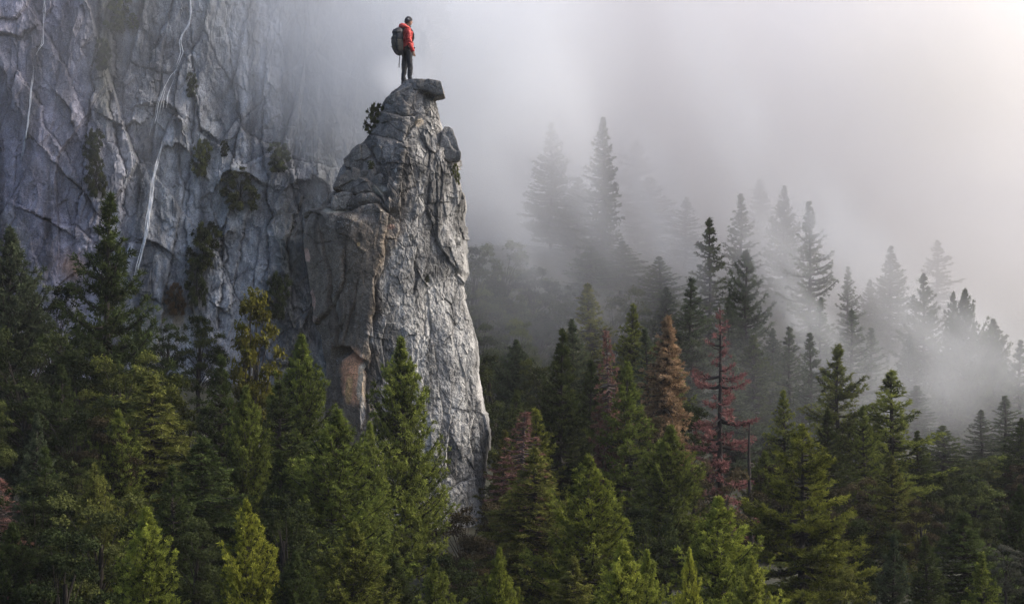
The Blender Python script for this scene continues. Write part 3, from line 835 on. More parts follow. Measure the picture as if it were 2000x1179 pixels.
def plant(kind, key, px, py, Y, width, needles, label, cat='tree', group=None, name=None, h=None, rz=None, bark=None, base_z=None, at=None):
    """a plant whose top the photograph shows at (px, py), crown about width pixels across at its widest"""
    tm, cm, half, _ = MODELS[key]
    top = P(px, py, Y) if at is None else np.array(at)
    g = float(ground(top[0], top[1])) - 0.06
    H = h if h else max(0.8, top[2] - g)
    s = K * top[1] / 2000
    W = width * s * 0.5 / half
    r = random.Random(f'{px},{py},{key}')
    o = empty(name or kind, (top[0], top[1], top[2] - H), label, cat, group, r.uniform(0, 6.28) if rz is None else rz)
    o.rotation_euler[0] = r.uniform(-0.022, 0.022); o.rotation_euler[1] = r.uniform(-0.014, 0.014)
    o.scale = (W * r.uniform(0.94, 1.06), W * r.uniform(0.94, 1.06), H)
    t = add('trunk', tm, o)
    c = add('crown', cm, o)
    lim = 2.3 * W * half
    if key[:3] == 'oak' and H > lim:           # a round crown keeps its shape; the stem below it is longer
        for ob in (t, c):
            ob.location[2] = 1 - lim / H
            ob.scale[2] = lim / H
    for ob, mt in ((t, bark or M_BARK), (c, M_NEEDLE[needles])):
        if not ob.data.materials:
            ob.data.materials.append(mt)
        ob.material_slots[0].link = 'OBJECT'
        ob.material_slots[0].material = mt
    return o

print('foliage triangles', sum(v[3] for k, v in MODELS.items() if k[:3] not in ('oak','lea','shr')) + 2 * sum(v[3] for k, v in MODELS.items() if k[:3] in ('oak','lea','shr')))
G_FRONT = 'young conifers along the foot of the picture'
G_LEFT = 'dark wood below the cliff'
G_MID = 'conifers on the slope beside the spire'
G_FOG = 'conifers fading into the mist'
# (kind, model, top x, top y, distance, width, needles, label, group)
TREES = [
 # ---- left, before the cliff
 ('pine_tree','open0',208,378,44,235,'dark','tall dark pine standing alone before the grey cliff face',G_LEFT),
 ('pine_tree','pine0',18,442,46,260,'grey','tall dull green pine cut by the left edge of the picture',G_LEFT),
 ('oak_tree','oak0',98,548,47,230,'oakdark','dark rounded tree between the left edge pine and the tall lone pine',G_LEFT),
 ('oak_tree','oak1',50,640,42,240,'oakdark','dark bushy tree low in front of the left edge pine',G_LEFT),
 ('oak_tree','oak2',150,655,43,220,'oakdark','dark bushy tree covering the foot of the tall lone pine',G_LEFT),
 ('yellowing_tree','leafy0',484,533,44,150,'yellow','slender yellow green tree with open top before the foot of the cliff',G_LEFT),
 ('oak_tree','oak3',322,630,49,110,'oakdark','very dark rounded tree under the ochre stained rock of the cliff',G_LEFT),
 ('oak_tree','oak0',396,612,48,140,'oak','green rounded tree at the cliff foot left of the yellow green tree',G_LEFT),
 ('pine_tree','pine1',268,612,48,60,'dark','small dark pine below the end of the long waterfall',G_LEFT),
 ('oak_tree','oak1',240,688,42,180,'oakgreen','mid green rounded tree below the end of the waterfall, right of the lone pine',G_LEFT),
 ('oak_tree','oak2',305,722,39,240,'oakgreen','large olive crowned tree in the middle of the dark wood',G_LEFT),
 ('fir_tree','droop0',300,730,38,250,'olive','broad olive fir in the middle of the dark wood',G_LEFT),
 ('fir_tree','fir0',432,690,39,190,'dark','dark conical fir just left of the yellow green tree trunk',G_LEFT),
 ('pine_tree','pine2',585,652,40,190,'mid','broad dark pine covering the left foot of the spire',G_LEFT),
 ('pine_tree','fir1',545,742,38,190,'dark','dim fir between the yellow green tree and the broad pine',G_LEFT),
 ('pine_tree','pine0',652,798,33,270,'mid','large fluffy green pine in front of the pink scar on the spire',G_LEFT),
 ('pine_tree','pine1',718,822,35,120,'mid','narrow green pine directly below the pink scar',G_LEFT),
 ('pine_tree','pine2',790,656,37,200,'mid','tall green pine standing before the bright face of the spire',G_LEFT),
 ('fir_tree','fir2',66,806,35,120,'grey','small grey green fir in the dark lower left wood',G_LEFT),
 ('oak_tree','oak3',-6,778,36,120,'oak','dull green tree cut off by the left edge below the edge pine',G_LEFT),
 ('dead_tree','redding1',-4,930,31,120,'rust','reddish dead conifer peeking in at the left edge low down',G_LEFT),
 ('oak_tree','oak1',150,770,38,230,'oakdark','shadowy rounded tree above the small grey green fir',G_LEFT),
 ('oak_tree','oak2',205,812,36,160,'oakbrown','brownish tree beside the broad olive fir',G_LEFT),
 ('oak_tree','oak0',160,890,33,120,'oak','thin leafy tree with pale sprays below the brownish tree',G_LEFT),
 ('oak_tree','oak3',70,930,31,230,'oakdark','black green rounded tree near the lower left corner',G_LEFT),
 ('oak_tree','oak1',190,962,30,230,'oak','dull olive rounded tree behind the bright lower left pine',G_LEFT),
 ('oak_tree','oak2',120,1030,28,250,'oakdark','dark tree crowding the lower left corner',G_LEFT),
 ('fir_tree','droop1',398,850,33,250,'dark','dim drooping fir above the gap between the two bright front pines',G_LEFT),
 ('oak_tree','oak0',560,960,31,220,'oakdark','dark tree behind the yellow green front pine',G_LEFT),
 ('oak_tree','oak3',385,1010,29,160,'oakdark','dark bush between the two bright front pines at left',G_LEFT),
 ('pine_tree','pine2',285,988,26,190,'bright','mid green pine at the bottom left with a pointed top',G_FRONT),
 ('pine_tree','pine0',486,974,26,160,'lime','bright yellow green pine at the bottom, left of centre',G_FRONT),
 ('pine_tree','pine1',683,1018,28,210,'mid','green pine at the bottom below the large fluffy pine',G_FRONT),
 ('pine_tree','pine2',575,1075,26,150,'dark','dim young pine at the bottom edge right of the yellow green pine',G_FRONT),
 # ---- centre, in front of and right of the spire
 ('oak_tree','oak1',905,972,38,190,'oakbrown','olive brown rounded tree at the right foot of the spire',G_MID),
 ('oak_tree','oak2',968,985,36,150,'oakbrown','brownish tree just right of the spire base',G_MID),
 ('oak_tree','oak0',880,1075,31,210,'oakdark','dark tree at the bottom edge below the spire base',G_FRONT),
 ('pine_tree','pine1',972,1068,25,135,'bright','small bright pine at the bottom edge below the spire corner',G_FRONT),
 ('fir_tree','fir0',986,838,40,120,'olive','light green narrow fir touching the right edge of the spire',G_MID),
 ('fir_tree','fir1',1046,795,41,150,'bright','bright green fir right behind the red topped dying conifer',G_MID),
 ('dead_tree','redding1',1022,800,39,120,'rust','conifer with a dead red top between two green firs right of the spire',G_MID),
 ('fir_tree','droop0',1040,872,34,215,'olive','large drooping olive fir right of the spire base',G_MID),
 ('pine_tree','pine0',1146,888,32,205,'bright','bright green pine in the centre front, right of the drooping olive fir',G_FRONT),
 ('pine_tree','pine2',1216,1052,24,200,'bright','broad bright bushy pine at the bottom edge right of centre',G_FRONT),
 ('pine_tree','pine1',1262,1072,25,130,'bright','lower bright pine leaning on the broad bushy pine at the bottom edge',G_FRONT),
 ('pine_tree','pine0',1344,1070,24,105,'lime','small narrow bright pine at the bottom edge below the red dead conifer',G_FRONT),
 ('pine_tree','pine1',1406,968,29,215,'bright','bright green pine in front of the red dead conifer',G_FRONT),
 ('pine_tree','pine0',1470,1085,26,150,'bright','green young pine at the bottom edge left of the big layered conifer',G_FRONT),
 ('fir_tree','droop1',1118,1085,28,150,'olive','olive young fir at the bottom edge below the bright centre pine',G_FRONT),
 ('pine_tree','pine2',1304,828,37,200,'mid','green pine below the orange brown dying conifer',G_MID),
 ('fir_tree','fir2',1226,705,41,165,'mid','dark green fir right of the slim pink brown dead conifer',G_MID),
 ('dead_tree','redding1',1190,640,41.6,74,'rust','slim pink brown dead conifer among green firs',G_MID),
 ('fir_tree','fir0',1090,640,42,170,'dark','dark layered fir midway between spire and pink brown dead conifer',G_MID),
 ('fir_tree','fir1',1150,700,45,130,'dark','dark fir tucked behind the slim pink brown dead conifer',G_MID),
 ('dying_tree','rusty0',1299,614,46,108,'orange','dense orange brown dying conifer',G_MID),
 ('dead_tree','redding0',1407,598,43,130,'red','tall dead conifer with sparse pink red needles and black trunk',G_MID),
 ('oak_tree','oak3',1285,812,42,80,'oakbrown','brown rounded bush below the orange brown conifer',G_MID),
 ('oak_tree','oak1',1400,905,40,190,'oakbrown','brown dry thicket at the foot of the red dead conifer',G_MID),
 ('oak_tree','oak2',1350,790,47,150,'oakdark','dark shrub behind the red dead conifer trunk',G_MID),
 ('oak_tree','oak0',1265,985,34,190,'oakdark','dark tree between the bright centre pine and the pine before the red conifer',G_MID),
 ('fir_tree','fir0',1236,592,57,130,'mid','hazy green fir left of the orange brown conifer',G_MID),
 ('fir_tree','spire0',1150,552,60,100,'olive','pale olive narrow conifer rising behind the dark layered fir',G_MID),
 ('fir_tree','fir2',1120,622,56,130,'grey','grey green hazy fir left of the pale olive conifer',G_MID),
 ('fir_tree','thin0',1348,543,60,125,'grey','pale hazy conifer between the orange and the red dead trees',G_MID),
 ('pine_tree','spire1',1386,424,72,85,'dark','narrow layered conifer rising above the red dead tree',G_FOG),
 ('pine_tree','open1',1458,488,65,120,'grey','hazy pine with horizontal tiers right of the narrow layered conifer',G_FOG),
 ('fir_tree','fir1',1472,652,53,150,'dark','dusky green fir right of the red dead conifer',G_MID),
 ('fir_tree','pine1',1008,662,56,120,'grey','hazy green pine close to the right side of the spire',G_MID),
 ('oak_tree','oak0',958,690,58,130,'oak','hazy bush against the right edge of the spire',G_MID),
 ('oak_tree','oak1',1060,700,55,120,'oak','hazy rounded tree left of the dark layered fir',G_MID),
 ('fir_tree','fir2',1010,760,48,120,'dark','dark fir behind the light green firs beside the spire',G_MID),
 ('oak_tree','oak3',965,780,50,110,'oakdark','dark bush in the notch beside the spire',G_MID),
 # ---- right
 ('pine_tree','thin0',1543,638,54,105,'grey','grey green thin conifer, left one of the slender pair on the right slope',G_MID),
 ('pine_tree','thin1',1584,650,53,95,'grey','slender grey conifer, right one of the pair on the right slope',G_MID),
 ('pine_tree','open0',1640,672,48,165,'mid','tall tiered green pine centre right with an airy pointed top',G_MID),
 ('pine_tree','open1',1736,722,47,185,'mid','tiered pine with visible trunk and wide lower branches, right of the airy pointed pine',G_MID),
 ('fir_tree','fir0',1842,830,50,150,'dark','lone dark conical fir against the mist on the right slope',G_MID),
 ('pine_tree','giant0',1566,826,33,230,'bright','big yellow green tiered conifer with bare upper trunk at lower right',G_FRONT),
 ('fir_tree','fir1',1746,888,39,135,'olive','olive fir in front of the wide branched tiered pine',G_MID),
 ('fir_tree','fir2',1742,1040,29,110,'grey','small dark green fir at the bottom right beside the big yellow green conifer',G_FRONT),
 ('fir_tree','droop0',1884,1000,31,220,'dark','dark drooping fir in the lower right corner',G_FRONT),
 ('fir_tree','fir0',1812,1045,30,130,'dark','dark slim fir left of the drooping corner fir',G_FRONT),
 ('fir_tree','pine1',1998,945,33,120,'dark','dark fir cut by the right edge of the picture',G_FRONT),
 ('oak_tree','oak1',1672,935,39,150,'oakbrown','olive brown rounded tree right of the big yellow green conifer',G_MID),
 ('oak_tree','oak2',1795,975,38,120,'oakbrown','rusty tinted rounded tree between olive fir and drooping corner fir',G_MID),
 ('oak_tree','oak3',1690,1010,34,150,'oakdark','dark brown tree below the olive brown rounded tree',G_MID),
 ('oak_tree','oak0',1520,905,44,190,'oakbrown','dull brown bush behind the bare snag',G_MID),
 ('oak_tree','oak2',1650,1110,28,120,'olive','olive bush at the bottom edge under the big yellow green conifer',G_FRONT),
 ('oak_tree','oak1',1965,1062,29,90,'pale','pale leafy bush at the bottom right edge',G_FRONT),
 ('oak_tree','oak0',1900,925,46,170,'oak','dusky green bush behind the drooping corner fir',G_MID),
 ('oak_tree','oak3',1590,880,46,170,'oakdark','dark thicket behind the big yellow green conifer',G_MID),
 ('oak_tree','oak2',1935,1010,40,150,'oak','dull green tree filling the space right of the drooping corner fir',G_MID),
 ('fir_tree','fir2',1120,760,46,110,'mid','green fir in front of the dark layered fir',G_MID),
 ('fir_tree','fir0',1530,760,47,110,'mid','green fir at the foot of the slender pair on the right slope',G_MID),
 ('fir_tree','fir1',1690,790,45,120,'mid','green fir between the airy pointed pine and the tiered pine beside it',G_MID),
 ('fir_tree','fir2',1620,800,44,110,'dark','dark fir directly under the airy pointed pine',G_MID),
 ('pine_tree','pine1',1490,880,45,120,'mid','green pine half hidden by the bare snag',G_MID),
 ('fir_tree','fir0',1790,840,47,110,'dark','dark fir left of the lone conical fir',G_MID),
 ('fir_tree','thin1',1265,640,55,100,'grey','grey fir squeezed between hazy green fir and orange brown conifer',G_MID),
 ('fir_tree','thin0',1320,690,50,100,'mid','green fir in the space left of the red dead conifer',G_MID),
 ('fir_tree','fir1',1430,690,52,110,'grey','grey green fir right behind the red dead conifer trunk',G_MID),
 ('fir_tree','spire0',1300,560,66,80,'grey','thin grey conifer directly behind the orange brown one',G_MID),
 ('fir_tree','thin1',1420,590,66,90,'grey','thin grey conifer under the narrow layered conifer',G_FOG),
 ('fir_tree','fir2',1510,640,64,100,'grey','misty fir left of the slender pair on the right slope',G_FOG),
 ('fir_tree','thin0',1600,580,72,80,'grey','misty thin fir above the slender pair on the right slope',G_FOG),
 ('fir_tree','thin1',1700,640,70,90,'grey','misty fir right of the hazy grey pine',G_FOG),
 ('fir_tree','fir0',1775,650,74,90,'grey','misty fir below the veiled flat topped pine',G_FOG),
 ('pine_tree','pine0',850,1092,26,150,'mid','green young pine at the bottom edge under the tall pine before the spire',G_FRONT),
 ('oak_tree','oak1',365,772,43,150,'oakdark','dark bush filling the hollow between the olive fir and the dark conical fir',G_LEFT),
 ('oak_tree','oak3',1610,1085,35,230,'oak','dull bush at the foot of the big yellow green tiered conifer',G_FRONT),
 ('pine_tree','pine2',770,1080,29,150,'dark','dark young pine at the bottom edge left of the spire base',G_FRONT),
 ('fir_tree','fir1',1920,1075,27,130,'mid','green young fir at the bottom edge in the lower right corner',G_FRONT),
 ('fir_tree','fir2',118,712,41,150,'dark','dark fir among dark bushes below the left edge pine',G_LEFT),
 ('pine_tree','pine1',232,800,36,150,'mid','green pine in front of the brownish tree in the dark wood',G_LEFT),
 ('pine_tree','pine2',478,752,36,150,'mid','green pine in front of the yellow green tree',G_LEFT),
 ('fir_tree','fir0',92,868,33,150,'dark','dark fir under the small grey green fir',G_LEFT),
 ('fir_tree','fir1',340,905,31,150,'dark','dark fir rising between the two bright front pines at left',G_LEFT),
 ('pine_tree','pine0',180,905,31,150,'olive','olive pine left of the bottom left pointed pine',G_LEFT),
 ('fir_tree','fir2',545,880,33,150,'dark','dark fir above and right of the yellow green front pine',G_LEFT),
 ('pine_tree','pine1',25,1020,28,150,'dark','dark pine in the lower left corner',G_FRONT),
 ('fir_tree','thin1',1962,772,58,95,'grey','hazy slim fir near the right edge above the brush',G_MID),
 ('fir_tree','thin0',1918,800,56,90,'grey','hazy slim fir between the lone conical fir and the right edge',G_MID),
 ('fir_tree','fir2',1996,815,50,110,'dark','dark fir at the right edge above the dull brush',G_MID),
 ('fir_tree','spire0',1790,752,64,80,'grey','misty narrow fir right of the tiered pine with visible trunk',G_FOG),
 # ---- in the mist
 ('fir_tree','spire0',1180,228,92,72,'dark','tall narrow conifer standing highest in the mist',G_FOG),
 ('fir_tree','fir0',1078,238,99,120,'dark','broad faint conifer in the mist left of the tallest narrow one',G_FOG),
 ('fir_tree','fir1',1128,345,97,110,'dark','faint conifer low between the broad faint one and the tallest narrow one',G_FOG),
 ('fir_tree','spire1',1244,272,112,90,'dark','barely visible conifer right of the tallest narrow one',G_FOG),
 ('fir_tree','spire1',1268,345,108,100,'dark','ghostly conifer in the mist above the orange brown tree',G_FOG),
 ('fir_tree','thin1',1338,385,104,80,'dark','ghostly conifer left of the narrow layered conifer',G_FOG),
 ('pine_tree','thin0',1446,378,90,95,'grey','faint conifer behind the hazy tiered pine',G_FOG),
 ('fir_tree','spire0',1484,348,106,75,'dark','very faint narrow conifer in the upper mist right of centre',G_FOG),
 ('fir_tree','fir2',1530,362,94,95,'dark','soft grey conifer left of the spiky tiered one in the mist',G_FOG),
 ('pine_tree','thin1',1583,393,82,100,'dark','spiky tiered conifer half veiled on the misty slope',G_FOG),
 ('fir_tree','fir0',1736,480,91,120,'dark','soft grey conifer alone in the right mist',G_FOG),
 ('fir_tree','fir2',1698,545,92,80,'dark','faint lower conifer left of the soft grey one in the right mist',G_FOG),
 ('pine_tree','open0',1806,534,82,105,'dark','veiled pine with a flat tiered top in the right mist',G_FOG),
 ('fir_tree','spire1',1832,468,104,80,'dark','ghostly narrow conifer high in the right mist',G_FOG),
 ('fir_tree','fir1',1860,568,80,80,'dark','veiled conifer left of the darkest misty pine',G_FOG),
 ('pine_tree','pine0',1888,564,74,120,'dark','darkest pine of the misty row on the right',G_FOG),
 ('fir_tree','pine2',1940,622,80,110,'dark','grey conifer right of the darkest misty pine',G_FOG),
 ('pine_tree','thin1',1992,664,76,90,'dark','misty conifer at the right edge',G_FOG),
 ('pine_tree','thin0',1662,604,66,105,'grey','hazy grey pine behind the airy pointed pine',G_FOG),
 ('fir_tree','thin1',1838,724,74,95,'grey','pale ghostly conifer above the lone dark conical fir',G_FOG),
 ('fir_tree','thin0',1655,520,84,60,'dark','thin bare looking conifer in the mist above the hazy grey pine',G_FOG),
 ('fir_tree','fir1',1215,470,88,120,'dark','hazy conifer low at the right foot of the tallest narrow one',G_FOG),
 ('fir_tree','fir2',1155,480,86,130,'dark','hazy conifer at the left foot of the tallest narrow one',G_FOG),
 ('fir_tree','fir0',1290,500,82,120,'dark','grey conifer in the mist above the orange brown tree',G_FOG),
]
for k_, md, px, py, Y, w, nd, lab, grp in TREES:
    bark = M_BARK_DARK if nd in ('red', 'rust') else M_BARK
    if md == 'redding1':
        bark = M_DEADWOOD
    plant(k_, md, px, py, Y, w, nd, lab, 'tree' if k_ != 'dead_tree' else 'dead tree', grp, bark=bark)

# rounded crowns on the misty slope right of the spire
SLOPE = [
 (925,478,76,110,'high rounded crown nearest the spire edge on the misty slope'),(985,470,80,130,'highest rounded crown on the misty slope beside the spire'),
 (1040,520,78,120,'rounded misty crown right of the highest one'),(930,560,68,110,'rounded crown touching the spire edge halfway up'),
 (985,560,70,130,'rounded crown in the middle of the misty slope'),(1050,590,68,120,'rounded crown left of the grey green hazy fir'),
 (940,630,62,100,'rounded crown on the slope above the hazy bush'),(1010,620,64,110,'rounded crown directly above the hazy green pine'),
 (1090,545,76,110,'rounded crown left of the pale olive conifer'),(1200,560,70,120,'rounded crown in shade behind the pale olive conifer'),
 (1270,600,66,100,'rounded crown in shade behind the orange brown conifer'),(1330,640,60,110,'rounded crown behind the space between orange and red dead trees'),
 (1500,720,60,120,'greyish rounded crown right of the dusky green fir')]
for i, (px, py, Y, w, lab) in enumerate(SLOPE):
    plant('oak_tree', f'oak{i % 4}', px, py, Y, w * 1.25, ('oak', 'oakgreen', 'oakdark')[i % 3], lab, 'tree', 'rounded trees on the misty slope')
# pale brush low on the right slope
BRUSH = [(1905,893,51,120,'dull brush between the pale brush and the corner trees'),(1962,888,52,120,'dull brush below the highest pale brush'),(2004,905,49,110,'dull brush at the very right edge above the edge fir'),(1868,920,47,110,'dull brush in front of the pale brush by the lone conical fir'),(1860,905,56,120,'pale brush directly right of the lone conical fir'),(1930,880,62,130,'highest pale brush near the right edge'),
 (1985,900,60,110,'pale brush at the right edge of the slope'),(1790,900,58,110,'greyish brush left of the lone conical fir'),
 (1960,950,50,120,'dull brush above the dark right edge fir'),(1880,850,68,120,'faint brush in the mist right of the lone conical fir'),
 (1905,940,46,120,'dull low brush under the pale brush at the right'),(1975,985,44,110,'dull low brush by the dark right edge fir'),(1850,960,45,110,'dull low brush below the lone conical fir'),(1960,830,72,120,'faintest brush in the mist at the right'),(1640,800,58,120,'grey brush behind the airy pointed pine'),
 (1700,850,56,120,'grey brush between the two tiered pines'),(1530,790,58,120,'grey brush below the slender pair of conifers')]
for i, (px, py, Y, w, lab) in enumerate(BRUSH):
    plant('brush_shrub', f'shrub{i % 3}', px, py, Y, w, ('oak', 'oakgreen', 'oakbrown', 'oak', 'pale', 'pale')[i] if i < 6 else 'pale' if i == 9 else ('oak', 'oakbrown')[i % 2], lab, 'shrub', 'brush on the right slope')

# shrubs rooted in the cliff and on the spire
def cliff_shrub(px, py, w, hpx, needles, label, key='shrub0', off=0.25):
    p = cliff_front(px, py + hpx * 0.5)
    s = K * p[1] / 2000
    plant('cliff_shrub', key, 0, 0, 0, w, needles, label, 'shrub', 'shrubs rooted in the cliff', h=hpx * s * 1.1, at=(p[0], p[1] - off, p[2] + hpx * s))
for i, a in enumerate([(232,18,62,80,'oakgreen','green growth hanging at the top of the cliff gully'),(262,42,26,30,'oakgreen','small tuft right of the growth at the cliff top'),
 (203,105,34,60,'oak','small green shrub in the gully below the cliff top growth'),(186,280,48,60,'oak','dark shrub in the cliff gully above the tall lone pine'),
 (190,340,44,80,'oak','mossy shrub in the gully just above the lone pine top'),(376,165,26,46,'oak','faint small shrub right of the upper waterfall'),
 (396,305,46,70,'oakgreen','green shrub on the ledge in mid cliff'),(470,365,76,80,'oak','dark bushy shrub on the big cliff ledge'),
 (545,305,50,56,'oak','faint shrub high between the ledge and the spire'),(402,475,76,90,'oak','dark ivy like shrub low on the cliff'),
 (385,545,44,90,'oakdark','dark hanging shrub below the ivy like one'),(440,290,20,30,'oakdark','tiny shrub on the ledge lip in mid cliff'),
 (545,570,60,90,'oakdark','dark shrub in the corner between cliff and spire'),(345,580,40,60,'rustleaf','small dry ochre shrub at the foot of the cliff'),
 (735,185,60,60,'oak','veiled shrub behind the shoulder of the spire')]):
    if i == 14:
        continue
    cliff_shrub(a[0], a[1], a[2], a[3], a[4], a[5], f'shrub{i % 3}')
def spire_shrub(px, py, yoff, w, hpx, needles, label, key):
    p = P(px, py - hpx * 0.5, SY + yoff)
    s = K * p[1] / 2000
    plant('rock_shrub', key, 0, 0, 0, w, needles, label, 'shrub', 'shrubs growing on the spire', h=hpx * s, at=tuple(p))
spire_shrub(733, 233, -0.3, 50, 68, 'oak', 'dark shrub on the left shoulder of the spire', 'shrub0')
spire_shrub(889, 340, -0.35, 20, 44, 'oakgreen', 'small green shrub tucked under the side flake of the spire', 'shrub1')
spire_shrub(724, 322, -1.40, 16, 18, 'oak', 'tiny shrub in the dark notch among the boulders', 'shrub2')
spire_shrub(834, 545, -1.25, 10, 14, 'oakdark', 'tiny dark tuft in a pocket on the bright face', 'shrub1')

# the bare snag
rng = np.random.default_rng(77)
mb = MB()
tz = np.linspace(0, 1, 12)
mb.tube(np.stack([0.008 * np.sin(tz * 6), 0 * tz, tz], 1), 0.0125 * (1 - tz) ** 0.6 + 0.004, 7)
tv, tf = mb.data()
p = P(1465, 826, 41); g = float(ground(p[0], p[1])) - 0.05
snag = empty('dead_snag', (p[0], p[1], g), 'bare black broken snag with a few crooked pale branches', 'dead tree')
snag.scale = (p[2] - g,) * 3
add('trunk', mesh_np('snag_trunk', tv, tf, M_BARK_DARK, True), snag)
for i in range(22):
    t = rng.uniform(0.25, 0.93); az = rng.uniform(0, 6.28); Lb = rng.uniform(0.05, 0.16) * (1.15 - t)
    u = np.linspace(0, 1, 6)
    o = np.array([math.cos(az), math.sin(az), 0])
    pts = np.array([0, 0, t]) + o * (u * Lb)[:, None] + np.array([0, 0, 1]) * (Lb * (rng.uniform(-0.9, 0.2) * u + rng.uniform(-0.5, 0.5) * u ** 2))[:, None] + rng.normal(0, 0.004, (6, 3)) * u[:, None]
    mb = MB().tube(pts, 0.0032 * (1 - u) + 0.0009, 5)
    bv, bf = mb.data()
    add('branch', mesh_np('snag_branch', bv, bf, M_DEADWOOD if i % 3 == 0 else M_BARK_DARK, True), snag)
# ---------------------------------------------------------------- waterfalls: strands of white water running down the rock
m_water, nt, N, L = material('falling_water')
out = N.new('ShaderNodeOutputMaterial'); b = N.new('ShaderNodeBsdfPrincipled'); L.new(b.outputs[0], out.inputs[0])
geo = N.new('ShaderNodeNewGeometry'); n1 = node(nt, 'ShaderNodeTexNoise', Scale=14.0, Detail=4.0); L.new(geo.outputs['Position'], n1.inputs['Vector'])
r1 = ramp(nt, [(0.3, (0.72, 0.74, 0.77)), (0.6, (0.90, 0.91, 0.92))], n1.outputs[0]); L.new(r1.outputs[0], b.inputs['Base Color'])
b.inputs['Roughness'].default_value = 0.35
b.inputs['Subsurface Weight'].default_value = 0.0
def waterfall(lines, label, seed):
    rng = np.random.default_rng(seed)
    top = cliff_front(*lines[0][0][0])
    o = empty('waterfall', tuple(top), label, 'waterfall')
    for line, n, rad, spread in lines:
        ks = np.cumsum([0] + [math.hypot(x1 - x0, y1 - y0) for (x0, y0), (x1, y1) in zip(line[:-1], line[1:])])
        mb = MB()
        for _ in range(n):
            a0 = rng.uniform(0, 0.75) * ks[-1]
            a1 = a0 + ks[-1] * rng.uniform(0.12, 0.5)
            t = np.arange(a0, min(a1, ks[-1]), 4.0)
            if len(t) < 4:
                continue
            off = rng.normal(0, spread)
            px = np.interp(t, ks, [q[0] for q in line]) + off * (0.5 + 0.7 * t / ks[-1]) + 1.2 * vnoise(t * 0.06, off * 3, 0, seed)
            py = np.interp(t, ks, [q[1] for q in line])
            pts = np.array([cliff_front(u, v) for u, v in zip(px, py)])
            yy = pts[:, 1].copy()
            ym = np.array([yy[max(0, q - 5):q + 6].min() for q in range(len(yy))])
            ym[1:-1] = (ym[:-2] + ym[1:-1] + ym[2:]) / 3
            sc_ = (ym - 0.05) / yy
            pts = (pts - np.array([0, 0, CAM_Z])) * sc_[:, None] + np.array([0, 0, CAM_Z])
            w = rad * np.sin(np.linspace(0.15, 3.0, len(t))) * rng.uniform(0.5, 1.2)
            mb.tube(pts - top, np.maximum(w, 0.003), 5)
        v_, f_ = mb.data()
        add('stream', mesh_np('stream', v_, f_, m_water, True), o)
    return o
waterfall([
    ([(372, -12), (372, 25), (368, 50), (358, 66), (352, 82), (357, 102), (350, 122), (346, 134)], 13, 0.016, 1.5),
    ([(346, 134), (332, 150), (322, 170), (312, 200), (305, 240), (298, 275)], 12, 0.010, 4.0),
    ([(344, 136), (336, 165), (327, 186), (325, 212)], 7, 0.012, 1.0),
    ([(318, 276), (309, 310), (300, 350), (296, 385), (289, 425), (286, 455), (278, 490), (268, 530), (260, 560)], 26, 0.019, 1.6),
    ([(252, 330), (244, 360), (238, 385)], 5, 0.012, 1.2)],
    'long thin waterfall dropping in steps down the middle of the grey cliff', 5)
waterfall([
    ([(88, -12), (86, 40), (84, 85), (74, 100), (68, 112)], 5, 0.009, 1.5),
    ([(68, 110), (64, 150), (60, 200), (54, 250), (47, 290), (40, 315)], 14, 0.013, 1.2)],
    'slighter thin waterfall near the left end of the cliff', 9)

# ---------------------------------------------------------------- the walker
def skin(name, verts, edges, levels=2):
    """grow one surface round a skeleton: verts are (x, y, z, radius) or (x, y, z, rx, ry)"""
    me = bpy.data.meshes.new(name)
    me.from_pydata([v[:3] for v in verts], edges, [])
    o = bpy.data.objects.new(name, me)
    COL.objects.link(o)
    md = o.modifiers.new('Skin', 'SKIN')
    md.use_smooth_shade = True
    for i, v in enumerate(verts):
        sv = me.skin_vertices[0].data[i]
        sv.radius = (v[3], v[4] if len(v) > 4 else v[3])
        sv.use_root = i == 0
    sb = o.modifiers.new('Sub', 'SUBSURF')
    sb.levels = sb.render_levels = levels
    dg = bpy.context.evaluated_depsgraph_get()
    m2 = bpy.data.meshes.new_from_object(o.evaluated_get(dg))
    m2.name = name
    bpy.data.objects.remove(o)
    bpy.data.meshes.remove(me)
    return m2

def chain(verts, edges, pts, start=None):
    prev = start
    for p in pts:
        verts.append(p)
        if prev is not None:
            edges.append((prev, len(verts) - 1))
        prev = len(verts) - 1
    return prev

def wrinkle(me, amp, f, seed, zs=1.0):
    n = len(me.vertices)
    co = np.empty(n * 3, np.float32); no = np.empty(n * 3, np.float32)
    me.vertices.foreach_get('co', co); me.vertices.foreach_get('normal', no)
    co, no = co.reshape(-1, 3).astype(float), no.reshape(-1, 3)
    d = fbm(co[:, 0] * f, co[:, 1] * f, co[:, 2] * f * zs, 3, seed)
    co = co + no * (amp * d)[:, None]
    me.vertices.foreach_set('co', co.astype(np.float32).ravel())
    me.update()

def fin(me, mat, parent, name):
    me.materials.clear()
    me.materials.append(mat)
    return add(name, me, parent)

